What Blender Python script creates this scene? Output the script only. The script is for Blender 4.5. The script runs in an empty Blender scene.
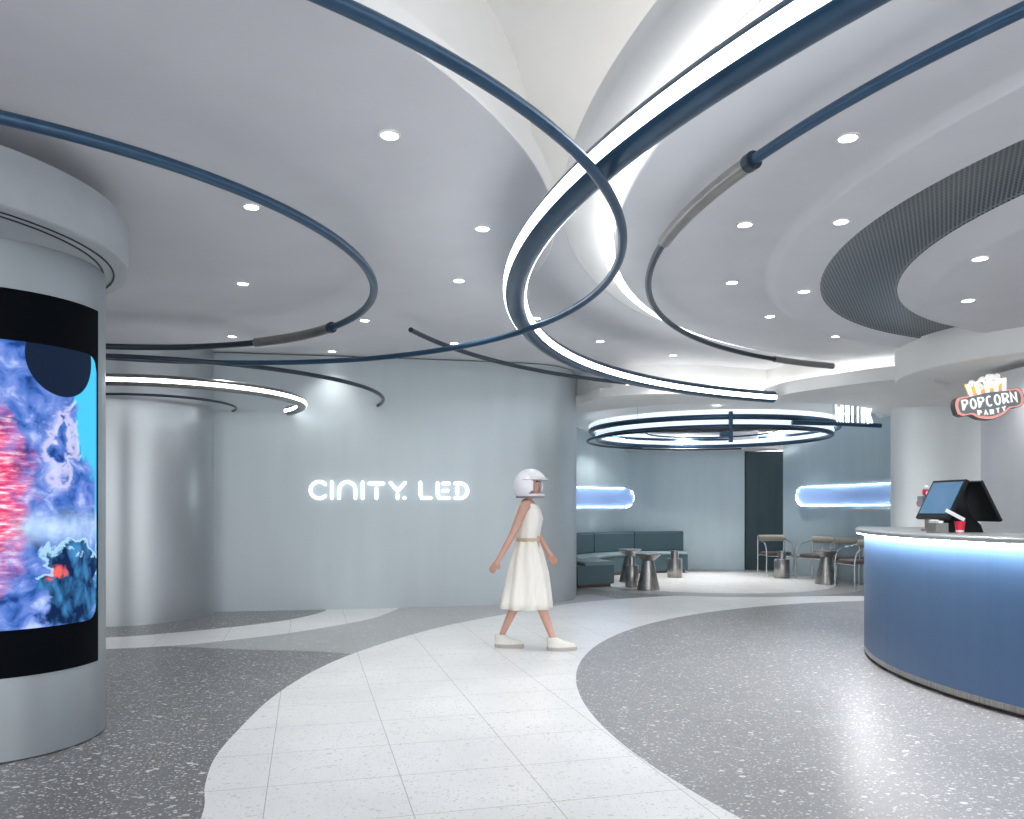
import bpy, math, random
from mathutils import Vector, Matrix
from mathutils.geometry import tessellate_polygon
random.seed(7)
PI = math.pi
R = math.radians
C = bpy.context.scene.collection
sin, cos = math.sin, math.cos

# ------------------------------------------------------------------ materials
def mat(name, col, rough=0.5, metal=0.0, emit=None, es=0.0, spec=0.5):
    m = bpy.data.materials.new(name); m.use_nodes = True
    b = m.node_tree.nodes['Principled BSDF']
    b.inputs['Base Color'].default_value = (*col, 1)
    b.inputs['Roughness'].default_value = rough
    b.inputs['Metallic'].default_value = metal
    b.inputs['Specular IOR Level'].default_value = spec
    if emit:
        b.inputs['Emission Color'].default_value = (*emit, 1)
        b.inputs['Emission Strength'].default_value = es
    return m

def noise_mat(name, c1, c2, scale=(4, 4, 4), rough=0.5, metal=0.0, detail=4, bump=0.0, coords='Object', rvar=0.0, nscale=1.0, spec=0.5):
    """two tones mixed by a stretched noise (brushing, weave, plaster)"""
    m = mat(name, c1, rough, metal, spec=spec); nt = m.node_tree; N = nt.nodes; L = nt.links
    b = N['Principled BSDF']
    tc = N.new('ShaderNodeTexCoord'); mp = N.new('ShaderNodeMapping')
    mp.inputs['Scale'].default_value = scale
    L.new(tc.outputs[coords], mp.inputs['Vector'])
    nz = N.new('ShaderNodeTexNoise'); nz.inputs['Scale'].default_value = nscale; nz.inputs['Detail'].default_value = detail
    L.new(mp.outputs['Vector'], nz.inputs['Vector'])
    rp = N.new('ShaderNodeValToRGB')
    rp.color_ramp.elements[0].position = 0.3; rp.color_ramp.elements[1].position = 0.7
    rp.color_ramp.elements[0].color = (*c1, 1); rp.color_ramp.elements[1].color = (*c2, 1)
    L.new(nz.outputs['Fac'], rp.inputs['Fac']); L.new(rp.outputs['Color'], b.inputs['Base Color'])
    if rvar:
        mr = N.new('ShaderNodeMapRange'); mr.inputs['To Min'].default_value = rough - rvar; mr.inputs['To Max'].default_value = rough + rvar
        L.new(nz.outputs['Fac'], mr.inputs['Value']); L.new(mr.outputs['Result'], b.inputs['Roughness'])
    if bump:
        bp = N.new('ShaderNodeBump'); bp.inputs['Strength'].default_value = bump; bp.inputs['Distance'].default_value = 0.01
        L.new(nz.outputs['Fac'], bp.inputs['Height']); L.new(bp.outputs['Normal'], b.inputs['Normal'])
    return m

M = {}
M['paint'] = noise_mat('ceiling_paint', (.66, .66, .69), (.70, .70, .73), (1, 1, 1), .6, 0, 3, nscale=2)
M['paint_white'] = noise_mat('white_plaster', (.80, .80, .79), (.84, .84, .83), (1, 1, 1), .65, 0, 3, nscale=2)
M['steel_wall'] = noise_mat('brushed_steel_wall', (.435, .49, .515), (.46, .515, .54), (2, 2, .3), .42, .45, 4, nscale=2)
M['steel_lounge'] = noise_mat('brushed_blue_steel', (.42, .51, .55), (.46, .55, .59), (2, 2, .3), .42, .35, 4, nscale=2)
M['steel_bright'] = noise_mat('bright_steel', (.66, .70, .71), (.70, .735, .745), (2, 2, .3), .34, .5, 4, nscale=2)
M['steel_column'] = noise_mat('column_steel', (.30, .335, .355), (.325, .36, .38), (3, 3, .3), .38, .5, 4, nscale=2)
M['drum_metal'] = noise_mat('drum_metal', (.37, .40, .42), (.40, .43, .45), (4, 4, 4), .5, .2, 4, nscale=2)
M['kiosk_panel'] = noise_mat('kiosk_panel', (.72, .73, .76), (.76, .77, .80), (3, 3, .5), .5, .1, 4, nscale=2)
M['steel_round'] = noise_mat('round_wall_steel', (.40, .43, .45), (.43, .46, .475), (2, 2, .3), .33, .7, 4, nscale=2)
M['steel_dark'] = noise_mat('brushed_dark_steel', (.26, .25, .24), (.42, .41, .40), (30, 30, .6), .28, .9, 4, nscale=2)
M['chrome'] = mat('chrome', (.62, .63, .64), .18, 1)
M['blue_tube'] = noise_mat('blue_lacquer', (.022, .062, .115), (.032, .08, .145), (3, 3, 3), .3, .35, 3, nscale=3)
M['dark_tube'] = mat('dark_blue_grey_metal', (.035, .05, .07), .35, .5)
M['sleeve'] = noise_mat('sleeve_metal', (.27, .26, .25), (.33, .32, .31), (8, 8, 8), .35, .8, 3)
M['black'] = mat('black_plastic', (.006, .008, .010), .4, spec=.2)
M['black_glass'] = mat('black_glass', (.001, .002, .004), .6, spec=.05)
M['led'] = mat('led_white', (1, 1, 1), .5, emit=(.90, .96, 1), es=5)
M['led_ring'] = mat('led_ring', (1, 1, 1), .5, emit=(.72, .86, 1), es=.55)
M['led_letters'] = mat('led_letters', (1, 1, 1), .5, emit=(.92, .98, 1), es=1.1)
M['letter_side'] = mat('letter_side', (.9, .9, .9), .5, emit=(.85, .95, 1), es=1.0)
M['led_cove'] = mat('led_cove', (1, 1, 1), .5, emit=(1, .985, .95), es=3.2)
M['added_uplight'] = mat('added_uplight', (1, 1, 1), .5, emit=(1, .97, .92), es=6.5)  # for the unseen uplight added in the recess
M['lip_glow'] = mat('lip_glow', (1, 1, 1), .5, emit=(1, 1, .98), es=1.6)  # glow put into the right soffit lip in place of light falling there
M['led_counter'] = mat('led_counter', (1, 1, 1), .5, emit=(1, .97, .96), es=75)
M['led_niche'] = mat('led_niche', (1, 1, 1), .5, emit=(.90, .95, 1), es=13)
M['lamp'] = mat('lamp_lens', (1, 1, 1), .5, emit=(1, 1, .98), es=9)
M['door'] = noise_mat('dark_door', (.065, .105, .12), (.085, .13, .145), (6, 6, .5), .4, .4, 4)
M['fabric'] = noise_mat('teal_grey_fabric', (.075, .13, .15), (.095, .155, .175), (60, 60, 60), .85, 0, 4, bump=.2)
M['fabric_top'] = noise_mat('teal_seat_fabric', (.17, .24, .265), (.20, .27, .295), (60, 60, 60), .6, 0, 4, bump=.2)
M['plinth_brown'] = mat('plinth_brown', (.12, .09, .08), .5)
M['beige'] = noise_mat('beige_leather', (.36, .33, .27), (.42, .39, .33), (20, 20, 20), .5)
M['brown'] = noise_mat('brown_leather', (.075, .05, .045), (.10, .07, .06), (20, 20, 20), .45)
M['top_slab'] = noise_mat('countertop_metal', (.40, .43, .45), (.46, .49, .50), (12, 12, 12), .35, .5)
M['kick'] = mat('kick_dark', (.07, .05, .045), .4)
M['skin'] = noise_mat('skin', (.56, .31, .24), (.62, .36, .28), (8, 8, 8), .5)
M['hair'] = mat('dark_hair', (.03, .018, .014), .6)
M['dress'] = noise_mat('cream_cloth', (.80, .77, .71), (.86, .83, .77), (40, 40, 6), .85, 0, 4, bump=.15)
M['belt'] = mat('tan_belt', (.60, .47, .30), .5)
M['helmet'] = mat('helmet_white', (.82, .82, .86), .25)
M['shoe'] = noise_mat('shoe_cloth', (.68, .67, .62), (.76, .75, .70), (50, 50, 50), .8)
M['sole'] = mat('shoe_sole', (.42, .40, .37), .6)
M['red'] = mat('red_paper', (.75, .02, .06), .4)
M['white'] = mat('white_paper', (.85, .85, .86), .5)
M['grey_card'] = mat('grey_card', (.25, .26, .28), .5)
M['eye'] = mat('eye_white', (.8, .8, .8), .3)
M['lip'] = mat('lip', (.5, .12, .12), .4)

def counter_blue():
    # blue lacquer with fine vertical brushing
    return noise_mat('blue_brushed_counter', (.05, .112, .225), (.06, .125, .245), (6, 6, .3), .42, .1, 4, nscale=2, spec=.9)
M['counter'] = counter_blue()
M['niche_blue'] = mat('niche_blue', (.30, .45, .80), .5)

# floor -----------------------------------------------------------------------
def terrazzo(name, base, chip, dens, scale, rough, line, chip2=None):
    m = mat(name, base, rough); nt = m.node_tree; N = nt.nodes; L = nt.links; b = N['Principled BSDF']
    geo = N.new('ShaderNodeTexCoord')
    def vor(sc, feat='F1', off=0.0):
        mp = N.new('ShaderNodeMapping'); mp.inputs['Location'].default_value = (off, off, 0); mp.inputs['Scale'].default_value = (sc, sc * 1.25, sc)
        mp.inputs['Rotation'].default_value = (0, 0, off)
        L.new(geo.outputs['Object'], mp.inputs['Vector'])
        v = N.new('ShaderNodeTexVoronoi'); v.feature = feat; v.inputs['Scale'].default_value = 1
        L.new(mp.outputs['Vector'], v.inputs['Vector']); return v
    def math_(op, a, b_=None, cl=False):
        n = N.new('ShaderNodeMath'); n.operation = op; n.use_clamp = cl
        for i, v in enumerate((a, b_)):
            if v is None: continue
            if isinstance(v, (int, float)): n.inputs[i].default_value = v
            else: L.new(v, n.inputs[i])
        return n.outputs[0]
    def mix(f, a, c):
        n = N.new('ShaderNodeMix'); n.data_type = 'RGBA'
        if isinstance(f, float): n.inputs[0].default_value = f
        else: L.new(f, n.inputs[0])
        for i, v in ((6, a), (7, c)):
            if isinstance(v, tuple): n.inputs[i].default_value = (*v, 1)
            else: L.new(v, n.inputs[i])
        return n.outputs[2]
    colr = base
    out = None
    nz = N.new('ShaderNodeTexNoise'); nz.inputs['Scale'].default_value = 1.3; nz.inputs['Detail'].default_value = 5
    L.new(geo.outputs['Object'], nz.inputs['Vector'])
    dark = tuple(c * .82 for c in base)
    out = mix(nz.outputs['Fac'], dark, tuple(min(1, c * 1.15) for c in base))
    for k, (sc, d, off) in enumerate(((scale, dens, 0.0), (scale * 1.9, dens * 1.4, 1.3), (scale * .6, dens * .35, 2.2))):
        v = vor(sc, 'F1', off)
        sep = N.new('ShaderNodeSeparateColor'); L.new(v.outputs['Color'], sep.inputs[0])
        pick = math_('LESS_THAN', sep.outputs[0], d)
        size = math_('MULTIPLY', sep.outputs[1], .28); size = math_('ADD', size, .18)
        near = math_('LESS_THAN', v.outputs['Distance'], size)
        f = math_('MULTIPLY', pick, near)
        tone = mix(sep.outputs[2], chip2 or tuple((x + y) / 2 for x, y in zip(base, chip)), chip)
        out = mix(f, out, tone)
    # joints of the floor tiles: a rotated grid
    mp = N.new('ShaderNodeMapping'); mp.vector_type = 'TEXTURE'
    mp.inputs['Rotation'].default_value = (0, 0, math.atan(205 / 795))
    L.new(geo.outputs['Object'], mp.inputs['Vector'])
    sx = N.new('ShaderNodeSeparateXYZ'); L.new(mp.outputs['Vector'], sx.inputs[0])
    def joint(sock, off, step, w):
        a = math_('ADD', sock, -off + 50 * step); a = math_('DIVIDE', a, step); a = math_('FRACT', a)
        a = math_('SUBTRACT', a, .5); a = math_('ABSOLUTE', a); return math_('GREATER_THAN', a, .5 - w / step / 2)
    j1 = joint(sx.outputs[0], .438, .6165, .0042); j2 = joint(sx.outputs[1], 3.36, .515, .0036)
    j1 = math_('MULTIPLY', j1, .75); j2 = math_('MULTIPLY', j2, .85)
    out = mix(math_('MAXIMUM', j1, j2), out, line)
    L.new(out, b.inputs['Base Color'])
    return m
M['t_dark'] = terrazzo('dark_terrazzo', (.155, .158, .165), (.62, .62, .62), .55, 40, .33, (.30, .30, .30), (.115, .117, .12))
M['t_dark_lit'] = terrazzo('dark_terrazzo_lit', (.25, .253, .26), (.66, .66, .66), .5, 40, .37, (.17, .17, .17), (.19, .19, .195))  # lighter copy of the dark terrazzo, reflected light put into its colour
M['t_white'] = terrazzo('white_terrazzo', (.74, .75, .755), (.66, .67, .68), .30, 44, .30, (.22, .23, .23), (.54, .55, .57))
M['t_mid'] = terrazzo('grey_terrazzo', (.36, .37, .375), (.68, .68, .68), .30, 46, .30, (.28, .28, .28), (.28, .28, .28))
M['t_lounge'] = terrazzo('pale_lounge_terrazzo', (.66, .65, .64), (.84, .82, .80), .35, 30, .35, (.4, .4, .4), (.34, .33, .33))

# screen picture --------------------------------------------------------------
def screen_mat(cx, cy, rad):
    m = mat('screen_picture', (0, 0, 0), .5, spec=.05); nt = m.node_tree; N = nt.nodes; L = nt.links; b = N['Principled BSDF']
    uv = N.new('ShaderNodeUVMap'); uv.uv_map = 'UVMap'
    sp = N.new('ShaderNodeSeparateXYZ'); L.new(uv.outputs[0], sp.inputs[0])
    U, V = sp.outputs[0], sp.outputs[1]
    def mt(op, a, b_=None, c=None, cl=False):
        n = N.new('ShaderNodeMath'); n.operation = op; n.use_clamp = cl
        for i, v in enumerate((a, b_, c)):
            if v is None: continue
            if isinstance(v, (int, float)): n.inputs[i].default_value = v
            else: L.new(v, n.inputs[i])
        return n.outputs[0]
    def mix(f, a, c):
        n = N.new('ShaderNodeMix'); n.data_type = 'RGBA'; L.new(f, n.inputs[0])
        for i, v in ((6, a), (7, c)):
            if isinstance(v, tuple): n.inputs[i].default_value = (*v, 1)
            else: L.new(v, n.inputs[i])
        return n.outputs[2]
    def smooth(v, a, b_):
        n = N.new('ShaderNodeMapRange'); n.interpolation_type = 'SMOOTHSTEP'
        n.inputs['From Min'].default_value = a; n.inputs['From Max'].default_value = b_
        L.new(v, n.inputs['Value']); return n.outputs['Result']
    def noise(sc, det=6, dist=0.0, sx=1, sy=1, off=0):
        mp = N.new('ShaderNodeMapping'); mp.inputs['Scale'].default_value = (sx, sy, 1); mp.inputs['Location'].default_value = (off, off, 0)
        L.new(uv.outputs[0], mp.inputs['Vector'])
        n = N.new('ShaderNodeTexNoise'); n.inputs['Scale'].default_value = sc; n.inputs['Detail'].default_value = det
        n.inputs['Distortion'].default_value = dist; L.new(mp.outputs[0], n.inputs['Vector']); return n.outputs['Fac']
    def blob(u, v, ru, rv, warp=None, wa=0.0):
        a = mt('DIVIDE', mt('SUBTRACT', U, u), ru); c = mt('DIVIDE', mt('SUBTRACT', V, v), rv)
        d = mt('SQRT', mt('ADD', mt('MULTIPLY', a, a), mt('MULTIPLY', c, c)))
        if warp is not None: d = mt('ADD', d, mt('MULTIPLY', mt('SUBTRACT', warp, .5), wa))
        return d
    # uv in metres: u = 0 at the right edge of the picture growing to the left, v up from the lower edge
    n1 = noise(4.2, 9, .8); n2 = noise(11, 10, .5, off=3); n3 = noise(14, 6, .4, sx=1, sy=.6, off=7)
    rp = N.new('ShaderNodeValToRGB'); L.new(mt('ADD', mt('MULTIPLY', n1, .45), mt('MULTIPLY', n2, .55)), rp.inputs['Fac'])
    e = rp.color_ramp.elements
    e[0].position = .40; e[0].color = (.012, .045, .20, 1)
    e[1].position = .63; e[1].color = (.42, .52, .86, 1)
    x = rp.color_ramp.elements.new(.46); x.color = (.045, .13, .45, 1)
    x = rp.color_ramp.elements.new(.55); x.color = (.15, .24, .62, 1)
    col = rp.outputs['Color']
    # cyan sky to the upper right
    sky = mt('SUBTRACT', 1.0, smooth(blob(.02, 1.22, .16, .42, n2, .9), .85, 1.1))
    col = mix(sky, col, (.06, .50, .80))
    edge = mt('SUBTRACT', 1.0, smooth(mt('ADD', U, mt('MULTIPLY', n2, .02)), .02, .035))
    col = mix(edge, col, (.05, .45, .82))
    # pale whirl in the middle
    wh = blob(.27, .97, .085, .21, n2, 3.2)
    whr = mt('SUBTRACT', 1.0, smooth(mt('ABSOLUTE', mt('SUBTRACT', wh, .8)), .05, .45))
    col = mix(mt('MULTIPLY', whr, .6), col, (.72, .68, .92))
    # mist over the lower scene
    mist = mt('SUBTRACT', 1.0, smooth(mt('ABSOLUTE', mt('SUBTRACT', V, .52)), .0, .13))
    col = mix(mt('MULTIPLY', mt('MULTIPLY', mist, n3), 1.1), col, (.55, .75, .95))
    # dark craggy mass to the lower right
    d = blob(.17, .20, .23, .29, n2, 1.5)
    cr = mt('SUBTRACT', 1.0, smooth(d, .75, .98))
    rk = N.new('ShaderNodeValToRGB'); L.new(n3, rk.inputs['Fac'])
    rk.color_ramp.elements[0].position = .42; rk.color_ramp.elements[0].color = (.004, .018, .07, 1)
    rk.color_ramp.elements[1].position = .68; rk.color_ramp.elements[1].color = (.05, .22, .48, 1)
    col = mix(cr, col, rk.outputs['Color'])
    rim = mt('MULTIPLY', mt('SUBTRACT', 1.0, smooth(mt('ABSOLUTE', mt('SUBTRACT', d, .88)), .02, .12)), mt('GREATER_THAN', V, .25))
    col = mix(mt('MULTIPLY', rim, .7), col, (.45, .75, .95))
    em = mt('SUBTRACT', 1.0, smooth(blob(.29, .28, .05, .035, n2, 3.0), .4, 1.2))
    col = mix(em, col, (1, .13, .10))
    # dark round body at the top
    pl = mt('SUBTRACT', 1.0, smooth(blob(.25, 1.43, .20, .215), .97, 1.0))
    col = mix(pl, col, (.006, .014, .035))
    # red sparks to the left
    pk = mt('SUBTRACT', 1.0, smooth(blob(.72, .70, .30, .55, n3, 1.0), .55, 1.15))
    st = noise(9, 6, 0, sx=1.2, sy=5, off=11)
    sr = N.new('ShaderNodeValToRGB'); L.new(st, sr.inputs['Fac'])
    sr.color_ramp.elements[0].position = .42; sr.color_ramp.elements[0].color = (.55, .05, .16, 1)
    sr.color_ramp.elements[1].position = .62; sr.color_ramp.elements[1].color = (1, .72, .80, 1)
    x = sr.color_ramp.elements.new(.52); x.color = (.95, .16, .28, 1)
    col = mix(pk, col, sr.outputs['Color'])
    L.new(col, b.inputs['Emission Color']); b.inputs['Emission Strength'].default_value = .8
    return m

# grille: slotted metal (real slots by alpha-free dark lines follow the ring)
def grille_mat():
    m = mat('grille_metal', (.12, .13, .14), .4, .5); nt = m.node_tree; N = nt.nodes; L = nt.links; b = N['Principled BSDF']
    tc = N.new('ShaderNodeTexCoord'); mp = N.new('ShaderNodeMapping'); mp.inputs['Rotation'].default_value = (0, 0, .5)
    L.new(tc.outputs['Object'], mp.inputs['Vector'])
    ch = N.new('ShaderNodeTexVoronoi'); ch.inputs['Randomness'].default_value = 0.0; ch.inputs['Scale'].default_value = 42
    L.new(mp.outputs['Vector'], ch.inputs['Vector'])
    rp = N.new('ShaderNodeValToRGB'); rp.color_ramp.elements[0].position = .42; rp.color_ramp.elements[1].position = .5
    rp.color_ramp.elements[0].color = (.02, .03, .04, 1); rp.color_ramp.elements[1].color = (.19, .22, .24, 1)
    L.new(ch.outputs['Distance'], rp.inputs['Fac']); L.new(rp.outputs['Color'], b.inputs['Base Color'])
    return m
M['grille'] = grille_mat()

# ------------------------------------------------------------------ mesh kit
class MB:
    def __init__(s): s.v = []; s.f = []; s.mi = []; s.uv = {}; s.cur = 0
    def add(s, vs, fs, mi=None):
        o = len(s.v); s.v += [tuple(p) for p in vs]
        for f in fs: s.f.append([i + o for i in f]); s.mi.append(s.cur if mi is None else mi)
    def box(s, c, d, rz=0.0, rot=None):
        x, y, z = [t / 2 for t in d]
        m = rot or Matrix.Rotation(rz, 3, 'Z')
        vs = [Vector(c) + m @ Vector((a * x, b * y, e * z)) for e in (-1, 1) for a, b in ((-1, -1), (1, -1), (1, 1), (-1, 1))]
        s.add(vs, [(3, 2, 1, 0), (4, 5, 6, 7), (0, 1, 5, 4), (1, 2, 6, 5), (2, 3, 7, 6), (3, 0, 4, 7)])
    def tube(s, path, r, n=12, closed=False, cap=True, up=None, arcs=None):
        """sweep a circle along a path; r may be a list; arcs keeps only an angular range of the section"""
        P = [Vector(p) for p in path]; k = len(P); rs = r if isinstance(r, (list, tuple)) else [r] * k
        rings = []; prev = None
        for i in range(k):
            if closed: t = P[(i + 1) % k] - P[i - 1]
            else: t = P[min(i + 1, k - 1)] - P[max(i - 1, 0)]
            t.normalize()
            if up is not None: a = t.cross(Vector(up)).normalized()
            elif prev is None:
                a = t.cross(Vector((0, 0, 1)) if abs(t.z) < .9 else Vector((1, 0, 0))).normalized()
            else: a = (prev - t * prev.dot(t)).normalized()
            prev = a; b = a.cross(t).normalized()
            if arcs: angs = [arcs[0] + (arcs[1] - arcs[0]) * j / (n - 1) for j in range(n)]
            else: angs = [2 * PI * j / n for j in range(n)]
            rings.append([P[i] + (a * cos(q) + b * sin(q)) * rs[i] for q in angs])
        vs = [p for q in rings for p in q]; fs = []
        m = n - 1 if arcs else n
        for i in range(k if closed else k - 1):
            for j in range(m):
                a0 = i * n + j; a1 = i * n + (j + 1) % n; i2 = (i + 1) % k
                fs.append((a0, a1, i2 * n + (j + 1) % n, i2 * n + j))
        if cap and not closed and not arcs:
            fs.append(tuple(range(n - 1, -1, -1))); fs.append(tuple((k - 1) * n + j for j in range(n)))
        s.add(vs, fs)
    def lathe(s, prof, c=(0, 0, 0), n=32, a0=0.0, a1=None, mi=None):
        """prof: list of (r, z). full turn unless a1 is given"""
        full = a1 is None; a1 = 2 * PI if full else a1
        k = n if full else n + 1; vs = []
        for i in range(k):
            a = a0 + (a1 - a0) * i / n
            for r, z in prof: vs.append((c[0] + r * cos(a), c[1] + r * sin(a), c[2] + z))
        p = len(prof); fs = []
        for i in range(n):
            i2 = (i + 1) % k
            for j in range(p - 1): fs.append((i * p + j, i2 * p + j, i2 * p + j + 1, i * p + j + 1))
        s.add(vs, fs, mi)
    def sector(s, c, r0, r1, z0, z1, a0, a1, n=24, round_=0.0, mi=None):
        """solid ring sector with closed ends"""
        e = round_
        prof = [(r0 + e, z0), (r1 - e, z0), (r1, z0 + e), (r1, z1 - e), (r1 - e, z1), (r0 + e, z1), (r0, z1 - e), (r0, z0 + e)] if e else [(r0, z0), (r1, z0), (r1, z1), (r0, z1)]
        vs = []; p = len(prof)
        for i in range(n + 1):
            a = a0 + (a1 - a0) * i / n
            for r, z in prof: vs.append((c[0] + r * cos(a), c[1] + r * sin(a), c[2] + z))
        fs = []
        for i in range(n):
            for j in range(p): fs.append((i * p + j, (i + 1) * p + j, (i + 1) * p + (j + 1) % p, i * p + (j + 1) % p))
        fs.append(tuple(range(p - 1, -1, -1))); fs.append(tuple(n * p + j for j in range(p)))
        s.add(vs, fs, mi)
    def poly(s, pts, z, holes=(), flip=False, mi=None):
        loops = [[Vector((x, y, 0)) for x, y in pts]] + [[Vector((x, y, 0)) for x, y in h] for h in holes]
        tri = tessellate_polygon(loops); fl = [v for l in loops for v in l]
        fs = []
        for t in tri:
            a, b, c = [fl[i] for i in t]
            ccw = (b - a).cross(c - a).z > 0
            fs.append(tuple(t) if ccw != flip else tuple(reversed(t)))
        s.add([(v.x, v.y, z) for v in fl], fs, mi)
    def wall(s, pts, z0, z1, closed=False, mi=None):
        n = len(pts); vs = []
        for x, y in pts: vs += [(x, y, z0), (x, y, z1)]
        fs = [(2 * i, 2 * ((i + 1) % n), 2 * ((i + 1) % n) + 1, 2 * i + 1) for i in range(n if closed else n - 1)]
        s.add(vs, fs, mi)
    def thick_wall(s, pts, z0, z1, t):
        """wall with thickness t to the left of its path"""
        n = len(pts); off = []
        for i in range(n):
            a = Vector(pts[max(i - 1, 0)]); b = Vector(pts[min(i + 1, n - 1)]); d = (b - a).normalized()
            off.append((pts[i][0] - d.y * t, pts[i][1] + d.x * t))
        vs = []
        for (x, y), (u, w) in zip(pts, off): vs += [(x, y, z0), (x, y, z1), (u, w, z1), (u, w, z0)]
        fs = []
        for i in range(n - 1):
            for j in range(4): fs.append((4 * i + j, 4 * (i + 1) + j, 4 * (i + 1) + (j + 1) % 4, 4 * i + (j + 1) % 4))
        fs.append((3, 2, 1, 0)); fs.append(tuple(4 * (n - 1) + j for j in range(4)))
        s.add(vs, fs)
    def sphere(s, c, r, n=20, m=12, rot=None):
        if isinstance(r, (int, float)): r = (r, r, r)
        vs = []; fs = []
        for i in range(m + 1):
            p = PI * i / m
            for j in range(n):
                q = 2 * PI * j / n
                v = Vector((r[0] * sin(p) * cos(q), r[1] * sin(p) * sin(q), r[2] * cos(p)))
                if rot: v = rot @ v
                vs.append(Vector(c) + v)
        for i in range(m):
            for j in range(n): fs.append((i * n + j, (i + 1) * n + j, (i + 1) * n + (j + 1) % n, i * n + (j + 1) % n))
        s.add(vs, fs)
    def loft(s, rings, cap=True):
        n = len(rings[0]); vs = [p for r in rings for p in r]; fs = []
        for i in range(len(rings) - 1):
            for j in range(n): fs.append((i * n + j, i * n + (j + 1) % n, (i + 1) * n + (j + 1) % n, (i + 1) * n + j))
        if cap: fs.append(tuple(range(n - 1, -1, -1))); fs.append(tuple((len(rings) - 1) * n + j for j in range(n)))
        s.add(vs, fs)
    def stroke(s, pts, w, d, T=lambda x, y, z: (x, y, z), closed=False, rnd=True, front=0):
        """flat lettering stroke of width w and depth d with round ends; T maps (x, up, out) into the world"""
        P = [Vector(p) for p in pts]; n = len(P)
        L_, R_ = [], []
        for i in range(n):
            if closed: a = P[i - 1]; b = P[(i + 1) % n]
            else: a = P[max(i - 1, 0)]; b = P[min(i + 1, n - 1)]
            d1 = (P[i] - a).normalized() if (P[i] - a).length > 1e-9 else None
            d2 = (b - P[i]).normalized() if (b - P[i]).length > 1e-9 else None
            if d1 is None: d1 = d2
            if d2 is None: d2 = d1
            t = (d1 + d2)
            t = t.normalized() if t.length > 1e-6 else d1
            k = 1 / max(.5, t.dot(d1))
            nn = Vector((-t.y, t.x)) * (w / 2) * k
            L_.append(P[i] + nn); R_.append(P[i] - nn)
        if closed:
            vs = []
            for z in (0, d):
                for a, b in zip(L_, R_): vs += [T(a.x, a.y, z), T(b.x, b.y, z)]
            fs = []
            for i in range(n):
                j = (i + 1) % n; o = 2 * n
                fs += [(2 * i + o, 2 * j + o, 2 * j + 1 + o, 2 * i + 1 + o), (2 * i + 1, 2 * j + 1, 2 * j, 2 * i), (2 * i, 2 * j, 2 * j + o, 2 * i + o), (2 * i + 1 + o, 2 * j + 1 + o, 2 * j + 1, 2 * i + 1)]
            s.add(vs, fs); return
        outl = list(L_)
        if rnd:
            t = (P[-1] - P[-2]).normalized(); a0 = math.atan2(t.x, -t.y)
            for k in range(1, 6):
                a = math.atan2(t.y, t.x) + PI / 2 - PI * k / 6; outl.append(P[-1] + Vector((cos(a), sin(a))) * w / 2)
        outl += R_[::-1]
        if rnd:
            t = (P[0] - P[1]).normalized()
            for k in range(1, 6):
                a = math.atan2(t.y, t.x) + PI / 2 - PI * k / 6; outl.append(P[0] + Vector((cos(a), sin(a))) * w / 2)
        m = len(outl); tri = tessellate_polygon([[Vector((p.x, p.y, 0)) for p in outl]])
        vs = [T(p.x, p.y, 0) for p in outl] + [T(p.x, p.y, d) for p in outl]
        o = len(s.v); s.v += vs
        for t in tri: s.f.append([i + o for i in t]); s.mi.append(0)
        for t in tri: s.f.append([i + o + m for i in t]); s.mi.append(front)
        for i in range(m): s.f.append([o + i, o + (i + 1) % m, o + (i + 1) % m + m, o + i + m]); s.mi.append(0)
    def build(s, name, mt, parent=None, smooth=True, kind=None, angle=40, fix=True):
        me = bpy.data.meshes.new(name); me.from_pydata(s.v, [], s.f)
        for m_ in (mt if isinstance(mt, (list, tuple)) else [mt]): me.materials.append(M[m_] if isinstance(m_, str) else m_)
        for p, i in zip(me.polygons, s.mi): p.material_index = i
        if fix:
            import bmesh
            bm = bmesh.new(); bm.from_mesh(me); bmesh.ops.recalc_face_normals(bm, faces=bm.faces); bm.to_mesh(me); bm.free()
        me.update()
        if smooth:
            me.polygons.foreach_set('use_smooth', [True] * len(me.polygons))
            me.set_sharp_from_angle(angle=R(angle))
        o = bpy.data.objects.new(name, me); C.objects.link(o)
        if parent: o.parent = parent
        if kind: o['kind'] = kind
        return o

def tag(o, label, cat, group=None):
    o['label'] = label; o['category'] = cat
    if group: o['group'] = group
    return o
def thing(name, label, cat, loc=(0, 0, 0), rz=0.0, group=None):
    o = bpy.data.objects.new(name, None); C.objects.link(o); o.empty_display_size = .1
    o.location = loc; o.rotation_euler = (0, 0, rz)
    return tag(o, label, cat, group)
def struct(mb, name, mt, **k): return mb.build(name, mt, None, kind='structure', **k)
def dup(root, loc, rz, label, group=None):
    r = root.copy(); C.objects.link(r); r.location = loc; r.rotation_euler = (0, 0, rz); r['label'] = label
    if group: r['group'] = group
    for ch in list(root.children):
        c = ch.copy(); C.objects.link(c); c.parent = r
        for g in ch.children:
            d = g.copy(); C.objects.link(d); d.parent = c
    return r
def circ(cx, cy, r, n=96, a0=0.0, a1=None):
    if a1 is None: return [(cx + r * cos(2 * PI * i / n), cy + r * sin(2 * PI * i / n)) for i in range(n)]
    return [(cx + r * cos(a0 + (a1 - a0) * i / n), cy + r * sin(a0 + (a1 - a0) * i / n)) for i in range(n + 1)]
def cat_(pts, n=8):
    """smooth curve through the points"""
    P = [Vector(p) for p in pts]; out = []
    for i in range(len(P) - 1):
        p0 = P[max(i - 1, 0)]; p1 = P[i]; p2 = P[i + 1]; p3 = P[min(i + 2, len(P) - 1)]
        for k in range(n):
            t = k / n
            out.append(tuple(.5 * (2 * p1 + (p2 - p0) * t + (2 * p0 - 5 * p1 + 4 * p2 - p3) * t * t + (3 * p1 - p0 - 3 * p2 + p3) * t ** 3)))
    out.append(tuple(P[-1])); return out

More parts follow.
